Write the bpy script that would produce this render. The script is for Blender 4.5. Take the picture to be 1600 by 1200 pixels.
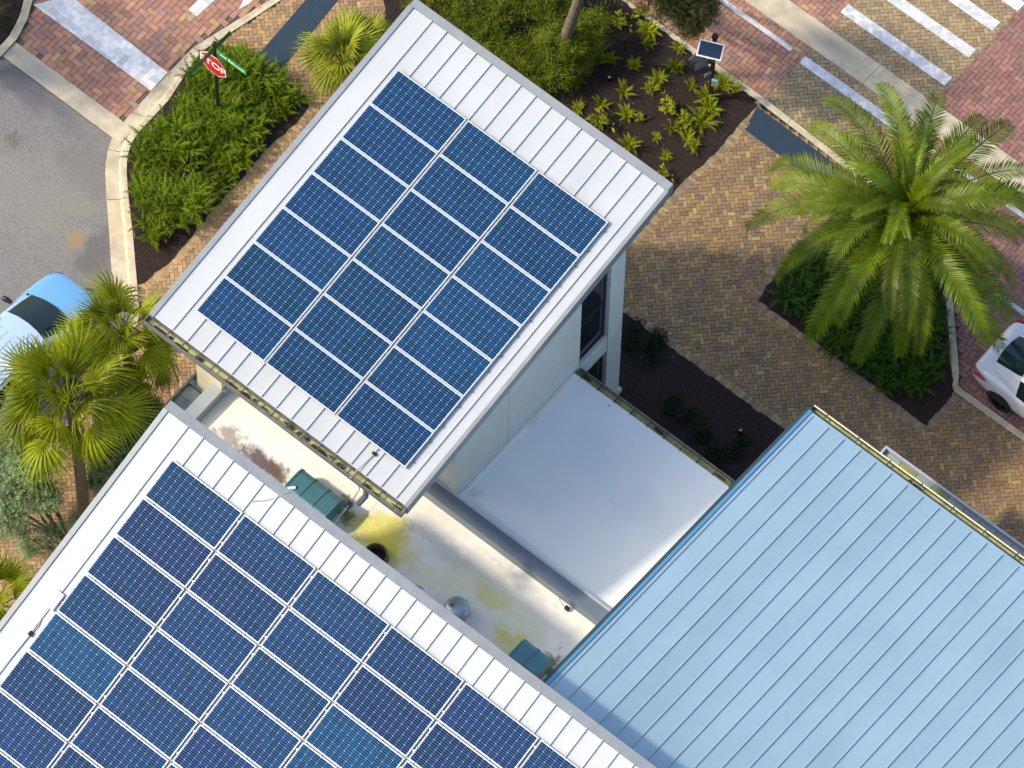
import bpy, bmesh, math, random
from mathutils import Vector, Matrix
random.seed(7)
sc = bpy.context.scene
for o in list(bpy.data.objects): bpy.data.objects.remove(o)

# ------------------------------------------------------------------ camera, sky, sun, exposure
FPX, TILT, ROLL, HEAD, DIST = 9866.0, math.radians(27.35), math.radians(1.344), math.radians(-38.42), 144.7
def fr(v):   # survey frame -> building frame (X along the ridges, Y away from the camera)
    b = (math.cos(HEAD), math.sin(HEAD)); a = (-math.sin(HEAD), math.cos(HEAD))
    return Vector((v[0]*b[0]+v[1]*b[1], v[0]*a[0]+v[1]*a[1], v[2]))
ct, st, cr, sr = math.cos(TILT), math.sin(TILT), math.cos(ROLL), math.sin(ROLL)
_R = Vector((1,0,0)); _U = Vector((0,ct,st)); _F = Vector((0,st,-ct))
CR = fr(cr*_R+sr*_U); CU = fr(-sr*_R+cr*_U); CF = fr(_F)
CAM = -CF*DIST
def at(x, y, z=0.0):
    d = CF+CR*((x-800)/FPX)-CU*((y-600)/FPX)
    return CAM+d*((z-CAM.z)/d.z)
def topx(p):
    v = Vector(p)-CAM; w = v.dot(CF)
    return 800+FPX*v.dot(CR)/w, 600-FPX*v.dot(CU)/w
cam = bpy.data.cameras.new('camera'); camo = bpy.data.objects.new('camera', cam)
sc.collection.objects.link(camo); sc.camera = camo
cam.sensor_width = 36; cam.lens = FPX/1600*36; cam.clip_start = 1; cam.clip_end = 2000
camo.matrix_world = Matrix(((CR.x,CU.x,-CF.x,CAM.x),(CR.y,CU.y,-CF.y,CAM.y),(CR.z,CU.z,-CF.z,CAM.z),(0,0,0,1)))

SUN_EL = math.radians(44)
trav = fr(Vector((1,-.02,0))).normalized()
tosun = Vector((-trav.x*math.cos(SUN_EL), -trav.y*math.cos(SUN_EL), math.sin(SUN_EL)))
w = bpy.data.worlds.new('World'); sc.world = w; w.use_nodes = True
nt = w.node_tree; nt.nodes.clear()
sky = nt.nodes.new('ShaderNodeTexSky'); sky.sky_type = 'NISHITA'; sky.sun_disc = False
sky.dust_density = 2.0; sky.ozone_density = 0.7; sky.air_density = 0.9
sky.sun_elevation = SUN_EL; sky.sun_rotation = math.atan2(tosun.x, tosun.y)
bg = nt.nodes.new('ShaderNodeBackground'); bg.inputs['Strength'].default_value = 0.15
wo = nt.nodes.new('ShaderNodeOutputWorld')
nt.links.new(sky.outputs[0], bg.inputs['Color']); nt.links.new(bg.outputs[0], wo.inputs['Surface'])
sl = bpy.data.lights.new('sun', 'SUN'); sl.energy = 1.9; sl.angle = math.radians(3); sl.color = (1.0, .87, .66)
so = bpy.data.objects.new('sun', sl); sc.collection.objects.link(so); so.location = (0,0,60)
so.rotation_euler = tosun.to_track_quat('Z', 'Y').to_euler()
vs = sc.view_settings; vs.view_transform = 'Standard'; vs.look = 'None'; vs.gamma = 1; vs.exposure = 0.95
vs.use_curve_mapping = False
sc.render.engine = 'CYCLES'

# ------------------------------------------------------------------ helpers
COL = sc.collection
ORG = {}
class MB:
    def __init__(s): s.v=[]; s.f=[]; s.c=[]; s.col=None
    def add(s, vs, fs, c=None):
        n=len(s.v); s.v.extend([tuple(p) for p in vs]); s.f.extend([tuple(i+n for i in f) for f in fs]); s.c.extend([c]*len(fs))
    def box(s, x0,x1,y0,y1,z0,z1, c=None):
        s.add([(x0,y0,z0),(x1,y0,z0),(x1,y1,z0),(x0,y1,z0),(x0,y0,z1),(x1,y0,z1),(x1,y1,z1),(x0,y1,z1)],
              [(3,2,1,0),(4,5,6,7),(0,1,5,4),(1,2,6,5),(2,3,7,6),(3,0,4,7)], c)
    def prism(s, poly, z0, z1, c=None, cap=True):
        n=len(poly); z0f = z0 if callable(z0) else (lambda x,y:z0); z1f = z1 if callable(z1) else (lambda x,y:z1)
        vs=[(p[0],p[1],z0f(p[0],p[1])) for p in poly]+[(p[0],p[1],z1f(p[0],p[1])) for p in poly]
        fs=[(i,(i+1)%n,n+(i+1)%n,n+i) for i in range(n)]
        if cap: fs += [tuple(range(n,2*n)), tuple(range(n-1,-1,-1))]
        s.add(vs, fs, c)
    def tube(s, pts, rad, n=8, c=None, caps=True):
        pts=[Vector(p) for p in pts]; rs = rad if isinstance(rad,(list,tuple)) else [rad]*len(pts)
        vs=[]; up=Vector((0,0,1))
        prev=None
        for i,p in enumerate(pts):
            t=(pts[min(i+1,len(pts)-1)]-pts[max(i-1,0)]).normalized()
            a = prev if prev is not None else (Vector((1,0,0)) if abs(t.z)>.9 else up)
            x=(a-t*a.dot(t)).normalized(); y=t.cross(x); prev=x
            for k in range(n):
                an=2*math.pi*k/n; vs.append(p+(x*math.cos(an)+y*math.sin(an))*rs[i])
        fs=[(i*n+k,i*n+(k+1)%n,(i+1)*n+(k+1)%n,(i+1)*n+k) for i in range(len(pts)-1) for k in range(n)]
        if caps: fs += [tuple(range(n-1,-1,-1)), tuple(range((len(pts)-1)*n,len(pts)*n))]
        s.add(vs,fs,c)
    def lathe(s, prof, cx, cy, n=24, c=None):
        vs=[(cx+r*math.cos(2*math.pi*k/n), cy+r*math.sin(2*math.pi*k/n), z) for r,z in prof for k in range(n)]
        fs=[(i*n+k,i*n+(k+1)%n,(i+1)*n+(k+1)%n,(i+1)*n+k) for i in range(len(prof)-1) for k in range(n)]
        s.add(vs,fs,c)
    def mesh(s, name, org=Vector((0,0,0)), smooth=False, fix=True):
        me=bpy.data.meshes.new(name)
        me.from_pydata([(v[0]-org.x,v[1]-org.y,v[2]-org.z) for v in s.v],[],s.f)
        if any(c is not None for c in s.c):
            a=me.color_attributes.new('Col','FLOAT_COLOR','CORNER'); d=[]
            for f,c in zip(s.f,s.c):
                c = c or (.5,.5,.5); d.extend(list(c[:3])*0 or [x for _ in f for x in (c[0],c[1],c[2],1.0)])
            a.data.foreach_set('color', d)
        if fix:
            bm=bmesh.new(); bm.from_mesh(me); bmesh.ops.recalc_face_normals(bm, faces=bm.faces); bm.to_mesh(me); bm.free()
        if smooth: me.polygons.foreach_set('use_smooth',[True]*len(me.polygons))
        return me
    def build(s, name, mat, parent=None, smooth=False, fix=True):
        org = ORG[parent.name] if parent else Vector((0,0,0))
        return link(name, s.mesh(name,org,smooth,fix), mat, parent)
def link(name, me, mat, parent=None, loc=None):
    if mat and not me.materials: me.materials.append(mat)
    o=bpy.data.objects.new(name, me); COL.objects.link(o)
    if parent: o.parent=parent; ORG[o.name]=ORG.get(parent.name,Vector((0,0,0)))
    else: ORG[o.name]=Vector((0,0,0))
    if loc is not None: o.location=loc
    return o
def tag(o, label=None, cat=None, group=None, kind=None):
    if label: o['label']=label
    if cat: o['category']=cat
    if group: o['group']=group
    if kind: o['kind']=kind
    return o
def thing(name, label, cat, loc=(0,0,0), group=None, rot=None):
    o=bpy.data.objects.new(name,None); COL.objects.link(o); o.location=loc; o.empty_display_size=.2
    if rot is not None: o.rotation_euler=rot
    ORG[o.name]=Vector(loc) if rot is None else Vector((0,0,0))
    return tag(o,label,cat,group)
def wpoly(pts, z=0): return [tuple(at(x,y,z)[:2]) for x,y in pts]
def inside(p, poly):
    x,y=p[0],p[1]; r=False; j=len(poly)-1
    for i in range(len(poly)):
        xi,yi=poly[i]; xj,yj=poly[j]
        if (yi>y)!=(yj>y) and x < (xj-xi)*(y-yi)/(yj-yi)+xi: r=not r
        j=i
    return r
def area(p): return sum(p[i][0]*p[(i+1)%len(p)][1]-p[(i+1)%len(p)][0]*p[i][1] for i in range(len(p)))/2
def clip(sub, conv):
    if area(conv)<0: conv=conv[::-1]
    out=list(sub)
    for i in range(len(conv)):
        a=conv[i]; b=conv[(i+1)%len(conv)]
        side=lambda p:(b[0]-a[0])*(p[1]-a[1])-(b[1]-a[1])*(p[0]-a[0])
        inp=out; out=[]
        for k in range(len(inp)):
            p=inp[k]; q=inp[(k+1)%len(inp)]; sp=side(p); sq=side(q)
            if sp>=0: out.append(p)
            if (sp>=0)!=(sq>=0):
                t=sp/(sp-sq); out.append((p[0]+(q[0]-p[0])*t,p[1]+(q[1]-p[1])*t))
        if len(out)<3: return []
    return out

# ------------------------------------------------------------------ materials
def mat(name, col, rough=.6, metal=0, noise=None, bump=None, objcol=False, vcol=False, spec=None, coat=0, trans=0, alpha=None, objvar=0):
    """noise=(scale, amount) value mottling; bump=(scale,strength)"""
    m=bpy.data.materials.new(name); m.use_nodes=True; n=m.node_tree; b=n.nodes['Principled BSDF']
    b.inputs['Roughness'].default_value=rough; b.inputs['Metallic'].default_value=metal
    b.inputs['Base Color'].default_value=(*col,1)
    if spec is not None: b.inputs['Specular IOR Level'].default_value=spec
    if coat: b.inputs['Coat Weight'].default_value=coat; b.inputs['Coat Roughness'].default_value=.03
    src=None
    tc=n.nodes.new('ShaderNodeTexCoord')
    if objcol:
        oi=n.nodes.new('ShaderNodeObjectInfo'); src=oi.outputs['Color']
    elif vcol:
        va=n.nodes.new('ShaderNodeVertexColor'); va.layer_name='Col'; src=va.outputs['Color']
    if objvar:
        oi=n.nodes.new('ShaderNodeObjectInfo'); hv=n.nodes.new('ShaderNodeHueSaturation')
        if src is None:
            rg=n.nodes.new('ShaderNodeRGB'); rg.outputs[0].default_value=(*col,1); src=rg.outputs[0]
        mr=n.nodes.new('ShaderNodeMapRange'); mr.inputs['To Min'].default_value=1-objvar; mr.inputs['To Max'].default_value=1+objvar
        n.links.new(oi.outputs['Random'],mr.inputs['Value']); n.links.new(mr.outputs[0],hv.inputs['Value']); n.links.new(src,hv.inputs['Color']); src=hv.outputs[0]
    if noise:
        no=n.nodes.new('ShaderNodeTexNoise'); no.inputs['Scale'].default_value=noise[0]; no.inputs['Detail'].default_value=6; no.inputs['Roughness'].default_value=.6
        geo=n.nodes.new('ShaderNodeNewGeometry'); n.links.new(geo.outputs['Position'],no.inputs['Vector'])
        mr=n.nodes.new('ShaderNodeMapRange'); mr.inputs['From Min'].default_value=.3; mr.inputs['From Max'].default_value=.7
        mr.inputs['To Min'].default_value=1-noise[1]; mr.inputs['To Max'].default_value=1+noise[1]*.6
        n.links.new(no.outputs[0],mr.inputs['Value'])
        hv=n.nodes.new('ShaderNodeHueSaturation'); n.links.new(mr.outputs[0],hv.inputs['Value'])
        if src is None:
            hv.inputs['Color'].default_value=(*col,1)
        else: n.links.new(src,hv.inputs['Color'])
        src=hv.outputs[0]
    if src: n.links.new(src,b.inputs['Base Color'])
    if bump:
        no=n.nodes.new('ShaderNodeTexNoise'); no.inputs['Scale'].default_value=bump[0]; no.inputs['Detail'].default_value=8
        geo=n.nodes.new('ShaderNodeNewGeometry'); n.links.new(geo.outputs['Position'],no.inputs['Vector'])
        bp=n.nodes.new('ShaderNodeBump'); bp.inputs['Strength'].default_value=bump[1]; bp.inputs['Distance'].default_value=.02
        n.links.new(no.outputs[0],bp.inputs['Height']); n.links.new(bp.outputs[0],b.inputs['Normal'])
    if trans:
        # thin leaf: part of the light passes through
        b.inputs['Specular IOR Level'].default_value=.2
        tr=n.nodes.new('ShaderNodeBsdfTranslucent'); mx=n.nodes.new('ShaderNodeMixShader'); mx.inputs[0].default_value=trans
        if src: n.links.new(src,tr.inputs['Color'])
        else: tr.inputs['Color'].default_value=(*col,1)
        out=n.nodes['Material Output']; n.links.new(b.outputs[0],mx.inputs[1]); n.links.new(tr.outputs[0],mx.inputs[2]); n.links.new(mx.outputs[0],out.inputs['Surface'])
    return m
def stain(m, spots, base_out=None):
    """spots of dirt and of painted shade on roofs and paving: (x,y,rx,ry,angle,colour,amount,noise scale)"""
    n=m.node_tree; b=n.nodes['Principled BSDF']; l=n.links
    src=b.inputs['Base Color'].links[0].from_socket
    geo=n.nodes.new('ShaderNodeNewGeometry')
    for (x,y,rx,ry,an,c,amt,ns) in spots:
        mp=n.nodes.new('ShaderNodeMapping'); mp.vector_type='TEXTURE'
        mp.inputs['Location'].default_value=(x,y,0); mp.inputs['Rotation'].default_value=(0,0,an); mp.inputs['Scale'].default_value=(rx,ry,1000)
        l.new(geo.outputs['Position'],mp.inputs['Vector'])
        ln=n.nodes.new('ShaderNodeVectorMath'); ln.operation='LENGTH'; l.new(mp.outputs[0],ln.inputs[0])
        no=n.nodes.new('ShaderNodeTexNoise'); no.inputs['Scale'].default_value=ns; no.inputs['Detail'].default_value=9; no.inputs['Roughness'].default_value=.65
        l.new(geo.outputs['Position'],no.inputs['Vector'])
        ad=n.nodes.new('ShaderNodeMath'); ad.operation='MULTIPLY_ADD'; ad.inputs[1].default_value=2.4; l.new(no.outputs[0],ad.inputs[0]); 
        sb=n.nodes.new('ShaderNodeMath'); sb.operation='SUBTRACT'; sb.inputs[0].default_value=-.35; l.new(ln.outputs['Value'],sb.inputs[1])
        l.new(sb.outputs[0],ad.inputs[2])
        mr=n.nodes.new('ShaderNodeMapRange'); mr.inputs['From Min'].default_value=0; mr.inputs['From Max'].default_value=.5; mr.inputs['To Max'].default_value=amt
        l.new(ad.outputs[0],mr.inputs['Value'])
        mx=n.nodes.new('ShaderNodeMixRGB'); mx.inputs[2].default_value=(*c,1); l.new(mr.outputs[0],mx.inputs[0]); l.new(src,mx.inputs[1]); src=mx.outputs[0]
    l.new(src,b.inputs['Base Color'])
    return m

M={}
M['white_metal']=mat('white_roof_metal',(.455,.48,.49),.38,0,noise=(.7,.07),objvar=.025)
M['white_seam']=mat('white_seam_metal',(.46,.49,.51),.35)
M['grey_trim']=mat('grey_trim_metal',(.24,.265,.28),.45,.2,noise=(3,.12))
M['sky_tint_metal']=mat('sky_tinted_roof_metal',(.305,.445,.525),.32,.25,noise=(.5,.09),objvar=.04)  # blue reflected from the sky is put into the base colour
M['sky_tint_seam']=mat('sky_tinted_seam_metal',(.36,.50,.58),.3,.25)  # seams carry the same painted sky reflection
M['dark_trim']=mat('dark_trim_metal',(.045,.075,.09),.4,.3)
M['teal_trim']=mat('teal_edge_metal',(.12,.30,.45),.35,.3)
M['membrane_b']=mat('annex_membrane',(.84,.87,.86),.8,noise=(.6,.05))
M['membrane']=mat('stained_membrane',(.90,.87,.79),.5,noise=(2.2,.12),bump=(6,.25))
M['slate']=mat('slate_coping_metal',(.17,.215,.26),.4,.3,noise=(2,.1))
M['lightcoping']=mat('pale_grey_coping',(.36,.40,.42),.45,.1,noise=(2,.1))
M['wall']=mat('pale_render_wall',(.56,.60,.57),.8,noise=(1.5,.06),bump=(60,.15))
M['cream']=mat('cream_render_wall',(.72,.66,.46),.8,noise=(1.5,.06),bump=(60,.15))
M['glassdark']=mat('dark_window_glass',(.012,.018,.024),.06,spec=.6)
M['darkframe']=mat('dark_window_frame',(.03,.035,.04),.4)
M['gutter']=mat('olive_gutter_metal',(.20,.21,.20),.5,.2,noise=(8,.25))
M['gutter_in']=mat('dirty_gutter_lining',(.42,.40,.16),.8,noise=(5,.5))
M['debris']=mat('wet_leaf_debris',(.055,.045,.022),.9,noise=(14,.6),bump=(40,.8))
M['strap']=mat('dark_strap_metal',(.05,.06,.06),.5)
M['creamlip']=mat('cream_gutter_lip',(.72,.66,.42),.45,noise=(6,.15))
M['trayrim']=mat('pale_tray_rim',(.42,.46,.54),.45,.1)
M['tray']=mat('weathered_tray_panel',(.27,.33,.29),.55,noise=(3,.35))
M['traygreen']=mat('algae_tray_panel',(.28,.29,.10),.6,noise=(3,.35))
M['frame']=mat('anodised_panel_frame',(.52,.53,.53),.35,.1)
M['backsheet']=mat('panel_backsheet',(.27,.45,.60),.25,spec=.15)
M['rail']=mat('rail_aluminium',(.55,.57,.58),.35,.7)
M['clip']=mat('dark_clip',(.02,.04,.06),.5)
M['teal']=mat('teal_vent_paint',(.085,.225,.28),.32,.25,noise=(3,.15))
M['silver']=mat('galvanised_steel',(.42,.47,.49),.35,.75,noise=(6,.2))
M['black']=mat('black_plastic',(.01,.01,.012),.45)
M['cable']=mat('grey_cable',(.35,.37,.37),.5)
M['conc']=mat('concrete_kerb',(.54,.47,.33),.85,noise=(3,.28),bump=(50,.3))
M['asph']=mat('asphalt',(.215,.205,.195),.9,noise=(30,.45),bump=(80,.6))
M['asph_n']=M['asph']
M['joint']=mat('joint_sand',(.16,.12,.08),.95,noise=(10,.3))
M['paver_o']=mat('paver_single',(.3,.2,.1),.8,objcol=True,noise=(9,.22),bump=(90,.3))
M['paver_v']=mat('paver_field',(.3,.2,.1),.8,vcol=True,noise=(9,.22),bump=(90,.3))
M['mulch']=mat('bark_mulch',(.021,.0105,.007),.95,noise=(22,.7),bump=(28,1.0))
M['litter']=mat('mulch_chips',(.055,.028,.015),.9,vcol=True)
M['tactile']=mat('tactile_pad_blue',(.012,.034,.058),.6,noise=(4,.15))
M['soil']=mat('bare_ground',(.13,.11,.085),.95,noise=(.8,.3))
M['grass']=mat('far_grass',(.06,.09,.025),.95,noise=(1.2,.4))
M['pole']=mat('black_pole_paint',(.012,.014,.016),.4)
M['red']=mat('stop_red',(.55,.008,.010),.4)
M['signwhite']=mat('sign_white',(.85,.85,.83),.4)
M['green']=mat('street_sign_green',(.0,.26,.045),.4)
M['dkgreen']=mat('street_sign_back_green',(.0,.10,.022),.45)
M['signgrey']=mat('sign_back_aluminium',(.25,.30,.33),.4,.5)
M['pvdark']=mat('small_pv_glass',(.004,.02,.055),.1,coat=.4)
M['orange']=mat('orange_print',(.8,.2,.01),.5)
M['ltblue']=mat('light_blue_print',(.12,.45,.65),.5)
M['trunk']=mat('palm_trunk_bark',(.17,.13,.085),.9,noise=(10,.4),bump=(22,1.0))
M['bark']=mat('tree_bark',(.10,.08,.055),.9,noise=(8,.4),bump=(20,.8))
M['fan']=mat('fan_palm_leaf',(.21,.245,.005),.42,noise=(2.5,.35),trans=.3,objvar=.35)
M['fan_y']=mat('yellow_palm_leaf',(.36,.40,.04),.42,noise=(2.5,.3),trans=.3,objvar=.25)
M['date']=mat('date_palm_leaflet',(.115,.168,.004),.42,noise=(2,.45),trans=.15,objvar=.4)
M['petiole']=mat('palm_petiole',(.20,.22,.04),.5)
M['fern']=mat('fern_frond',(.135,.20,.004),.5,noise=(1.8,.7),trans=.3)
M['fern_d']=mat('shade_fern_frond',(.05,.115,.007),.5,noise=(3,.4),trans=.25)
M['fern_y']=mat('young_fern_frond',(.26,.29,.006),.5,noise=(5,.4),trans=.3,objvar=.3)
M['leaf_s']=mat('silvery_shrub_leaf',(.24,.33,.15),.5,noise=(3,.4),trans=.2,objvar=.15)
M['leaf_f']=mat('feathery_shrub_leaf',(.14,.175,.008),.55,noise=(3.5,.8),trans=.25,objvar=.15)
M['leaf_o']=mat('oak_leaf',(.16,.15,.035),.5,noise=(3,.4),trans=.2)
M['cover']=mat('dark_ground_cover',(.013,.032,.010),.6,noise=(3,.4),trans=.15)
M['carwhite']=mat('car_paint_white',(.72,.74,.77),.22,coat=.8)
M['carblue']=mat('car_paint_blue',(.17,.42,.70),.25,.15,coat=.8)
M['carroof']=mat('car_roof_pale_blue',(.42,.56,.74),.25,.1,coat=.8)
M['rib']=mat('car_roof_rib',(.16,.26,.38),.4)
M['carglass']=mat('car_glass',(.006,.018,.020),.03,spec=.35)
M['tyre']=mat('tyre_rubber',(.012,.012,.013),.8)
M['rim']=mat('dark_rim',(.03,.03,.034),.35,.6)
M['tail']=mat('tail_light_red',(.45,.01,.015),.15,coat=.6)
M['lamp']=mat('head_lamp',(.6,.62,.65),.1,coat=.6)
M['spot']=mat('spot_lamp_head',(.6,.6,.5),.4)

# cell material: object colour + printed bus-bars along the panel
def cellmat():
    m=mat('solar_cell_silicon',(.01,.05,.2),.12,objcol=True,spec=.12); n=m.node_tree; b=n.nodes['Principled BSDF']; l=n.links
    src=b.inputs['Base Color'].links[0].from_socket
    tc=n.nodes.new('ShaderNodeTexCoord'); sx=n.nodes.new('ShaderNodeSeparateXYZ'); l.new(tc.outputs['Object'],sx.inputs[0])
    ml=n.nodes.new('ShaderNodeMath'); ml.operation='MULTIPLY'; ml.inputs[1].default_value=1/.052; l.new(sx.outputs['Y'],ml.inputs[0])
    ad=n.nodes.new('ShaderNodeMath'); ad.operation='ADD'; ad.inputs[1].default_value=100.5; l.new(ml.outputs[0],ad.inputs[0])
    fc=n.nodes.new('ShaderNodeMath'); fc.operation='FRACT'; l.new(ad.outputs[0],fc.inputs[0])
    sb=n.nodes.new('ShaderNodeMath'); sb.operation='SUBTRACT'; sb.inputs[1].default_value=.5; l.new(fc.outputs[0],sb.inputs[0])
    ab=n.nodes.new('ShaderNodeMath'); ab.operation='ABSOLUTE'; l.new(sb.outputs[0],ab.inputs[0])
    mr=n.nodes.new('ShaderNodeMapRange'); mr.inputs['From Min'].default_value=.37; mr.inputs['From Max'].default_value=.46; mr.inputs['To Max'].default_value=.5
    l.new(ab.outputs[0],mr.inputs['Value'])
    mx=n.nodes.new('ShaderNodeMixRGB'); mx.inputs[2].default_value=(.13,.32,.52,1); l.new(mr.outputs[0],mx.inputs[0]); l.new(src,mx.inputs[1]); l.new(mx.outputs[0],b.inputs['Base Color'])
    return m
M['cell']=cellmat()

# membrane dirt (own shape, stays put)
def sp(x,y,rx,ry,an,c,a,ns): p=at(x,y,3.4); return (p.x,p.y,rx,ry,an,c,a,ns)
PUR=(.10,.075,.085); YEL=(.74,.66,.06); YG=(.74,.75,.42); GRN=(.16,.18,.02); GREY=(.42,.47,.52)
stain(M['membrane'],[
 sp(358,682,.55,.35,0,(.2,.17,.17),.75,3.5), sp(405,722,.95,.42,-.05,PUR,.95,2.6), sp(430,735,.5,.3,0,(.12,.08,.07),.9,5),
 sp(585,845,.95,.7,0,YEL,.8,3.0), sp(612,860,.8,.45,0,YEL,.6,4.5), sp(618,830,.45,.6,.4,YEL,.8,4), sp(600,812,.6,.3,0,YEL,.5,3), sp(540,805,.3,.25,0,GRN,.9,6), sp(545,780,.25,.2,0,GRN,.7,6),
 sp(790,950,1.9,.7,-.15,YG,.5,1.6), sp(680,905,1.2,.4,0,YG,.5,2), sp(740,905,1.3,.5,0,YG,.3,1.2), sp(858,1040,.28,.5,.2,GRN,.95,5), sp(800,1005,.9,.45,0,YEL,.7,3),
 sp(700,860,1.5,.3,0,GREY,.3,4), sp(810,905,1.2,.2,0,GREY,.35,5), sp(900,1000,.7,.6,0,GREY,.12,3), sp(770,935,.9,.3,0,YEL,.4,2.5)])

def sg(x,y,rx,ry,an,c,a,ns): p=at(x,y,0); return (p.x,p.y,rx,ry,an,c,a,ns)
stain(M['asph'],[sg(118,372,.35,.35,0,(.30,.19,.07),.8,4),sg(150,395,.7,1.1,.3,(.11,.10,.105),.7,2),sg(40,140,2.2,.5,0,(.12,.12,.125),.7,1.5),sg(60,300,2.5,1.6,.4,(.28,.26,.22),.3,1.2),sg(130,260,1.2,.8,0,(.17,.16,.15),.6,2),sg(20,215,.4,.3,0,(.12,.11,.10),.7,5)])  # long dark band and mid-road patch are tree shade painted in
stain(M['conc'],[sg(243,130,.6,.5,.3,(.20,.19,.14),.7,4),sg(1290,60,1.5,.25,0,(.25,.22,.18),.5,3),sg(200,330,.6,1.5,0,(.60,.46,.28),.5,2),sg(60,110,.9,.4,0,(.30,.29,.26),.6,3)])  # last dark patch paints tree shade onto the concrete band
# ------------------------------------------------------------------ ground, roads, pavements
g=MB(); g.box(-400,400,-400,400,-1.2,-.30); tag(g.build('ground',M['grass']),kind='structure')

def brick_mesh(L,W,name):
    m=MB(); a,b=L/2-.004,W/2-.004; c=.006
    vs=[(-a,-b,-.06),(a,-b,-.06),(a,b,-.06),(-a,b,-.06),(-a,-b,-c),(a,-b,-c),(a,b,-c),(-a,b,-c),(-a+c,-b+c,0),(a-c,-b+c,0),(a-c,b-c,0),(-a+c,b-c,0)]
    fs=[(8,9,10,11)]+[(i,(i+1)%4,4+(i+1)%4,4+i) for i in range(4)]+[(4+i,4+(i+1)%4,8+(i+1)%4,8+i) for i in range(4)]
    m.add(vs,fs); return m.mesh(name)
def brick_poly(mb, poly, z, c):
    """arbitrary (clipped) paver as chamfered slab"""
    if area(poly)<0: poly=poly[::-1]
    cx=sum(p[0] for p in poly)/len(poly); cy=sum(p[1] for p in poly)/len(poly); n=len(poly)
    def sh(k):
        o=[]
        for p in poly:
            d=math.hypot(p[0]-cx,p[1]-cy)+1e-6; s=max(0,1-k/d); o.append((cx+(p[0]-cx)*s,cy+(p[1]-cy)*s))
        return o
    a=sh(.005); b=sh(.013)
    vs=[(p[0],p[1],z-.05) for p in a]+[(p[0],p[1],z-.006) for p in a]+[(p[0],p[1],z) for p in b]
    fs=[tuple(2*n+i for i in range(n))]+[(i,(i+1)%n,n+(i+1)%n,n+i) for i in range(n)]+[(n+i,n+(i+1)%n,2*n+(i+1)%n,2*n+i) for i in range(n)]
    mb.add(vs,fs,c)
def herring(bbox, ang, W):
    """herringbone of W x 2W bricks -> (cx,cy,angle)"""
    x0,y0,x1,y1=bbox; cx,cy=(x0+x1)/2,(y0+y1)/2; R=math.hypot(x1-x0,y1-y0)/2+4*W; n=int(R/W)+4
    ca,sa=math.cos(ang),math.sin(ang); out=[]
    for i in range(-n,n):
        for j in range(-n,n):
            k=(i-j)%4
            if k==0: lx,ly,a=(i+1)*W,(j+.5)*W,0
            elif k==3: lx,ly,a=(i+.5)*W,(j+1)*W,math.pi/2
            else: continue
            # herringbone cell rule: horizontal covers (i,j),(i+1,j); vertical covers (i,j),(i,j+1)
            out.append((cx+lx*ca-ly*sa,cy+lx*sa+ly*ca,ang+a))
    return out
def rect(cx,cy,a,L,W):
    ca,sa=math.cos(a),math.sin(a); return [(cx+x*ca-y*sa,cy+x*sa+y*ca) for x,y in ((-L/2,-W/2),(L/2,-W/2),(L/2,W/2),(-L/2,W/2))]
def pick(pal):
    r=random.random()*sum(p[0] for p in pal)
    for wgt,c in pal:
        r-=wgt
        if r<=0: break
    f=random.uniform(.82,1.18); return tuple(x*f for x in c)
def infr(p, m=15):
    x,y=topx((p[0],p[1],0)); return -m<x<1600+m and -m<y<1200+m
PAV_MESH={}
def paving(root, regions, holes, ang, W, pal, z, convex=False, maxind=300, patch=None, vis=None):
    """regions: list of polygons; bricks kept where the centre is inside (or clipped if convex)"""
    L=2*W; key=round(W,3)
    if key not in PAV_MESH:
        me=brick_mesh(L,W,'paver'); me.materials.append(M['paver_o']); PAV_MESH[key]=me
    sing=[]; fld=MB()
    for poly in regions:
        xs=[p[0] for p in poly]; ys=[p[1] for p in poly]
        for (cx,cy,a) in herring((min(xs),min(ys),max(xs),max(ys)),ang,W):
            r=rect(cx,cy,a,L,W)
            if convex:
                nin=sum(inside(q,poly) for q in r)
                if nin==0 and not inside((cx,cy),poly): continue
            else:
                if not inside((cx,cy),poly): continue
                nin=4
            if any(inside((cx,cy),h) and all(inside(q_,h) for q_ in r) for h in holes): continue
            if not infr((cx,cy),60): continue
            c=pick(pal)
            if patch:
                t=patch(cx,cy)
                c=tuple(x*t for x in c)
            zz=z+random.uniform(-.0025,.0025)
            if nin<4: 
                q=clip(r,poly)
                if len(q)>=3 and abs(area(q))>.0008: brick_poly(fld,q,zz,c)
            else: sing.append((cx,cy,a,zz,c,r))
    def vkey(b):
        x,y=topx((b[0],b[1],0)); ok=0<x<1600 and 0<y<1200
        if ok and vis: ok = any(inside((x,y),v) for v in vis)
        return (0 if ok else 1, -y)
    sing.sort(key=vkey)
    for b in sing[:maxind]:
        o=bpy.data.objects.new('paver',PAV_MESH[key]); COL.objects.link(o); o.parent=root; o.location=(b[0],b[1],b[3]); o.rotation_euler=(0,0,b[2]); o.color=(*b[4],1)
    for b in sing[maxind:]: brick_poly(fld,b[5],b[3],b[4])
    if fld.v: tag(fld.build('paver_field',M['paver_v'],root,fix=False),kind='stuff')
def sheet(name, polys, z, m, kind='structure', thick=.05):
    s=MB()
    for p in polys: s.prism(p,z-thick,z)
    o=s.build(name,m); return tag(o,kind=kind)
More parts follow.
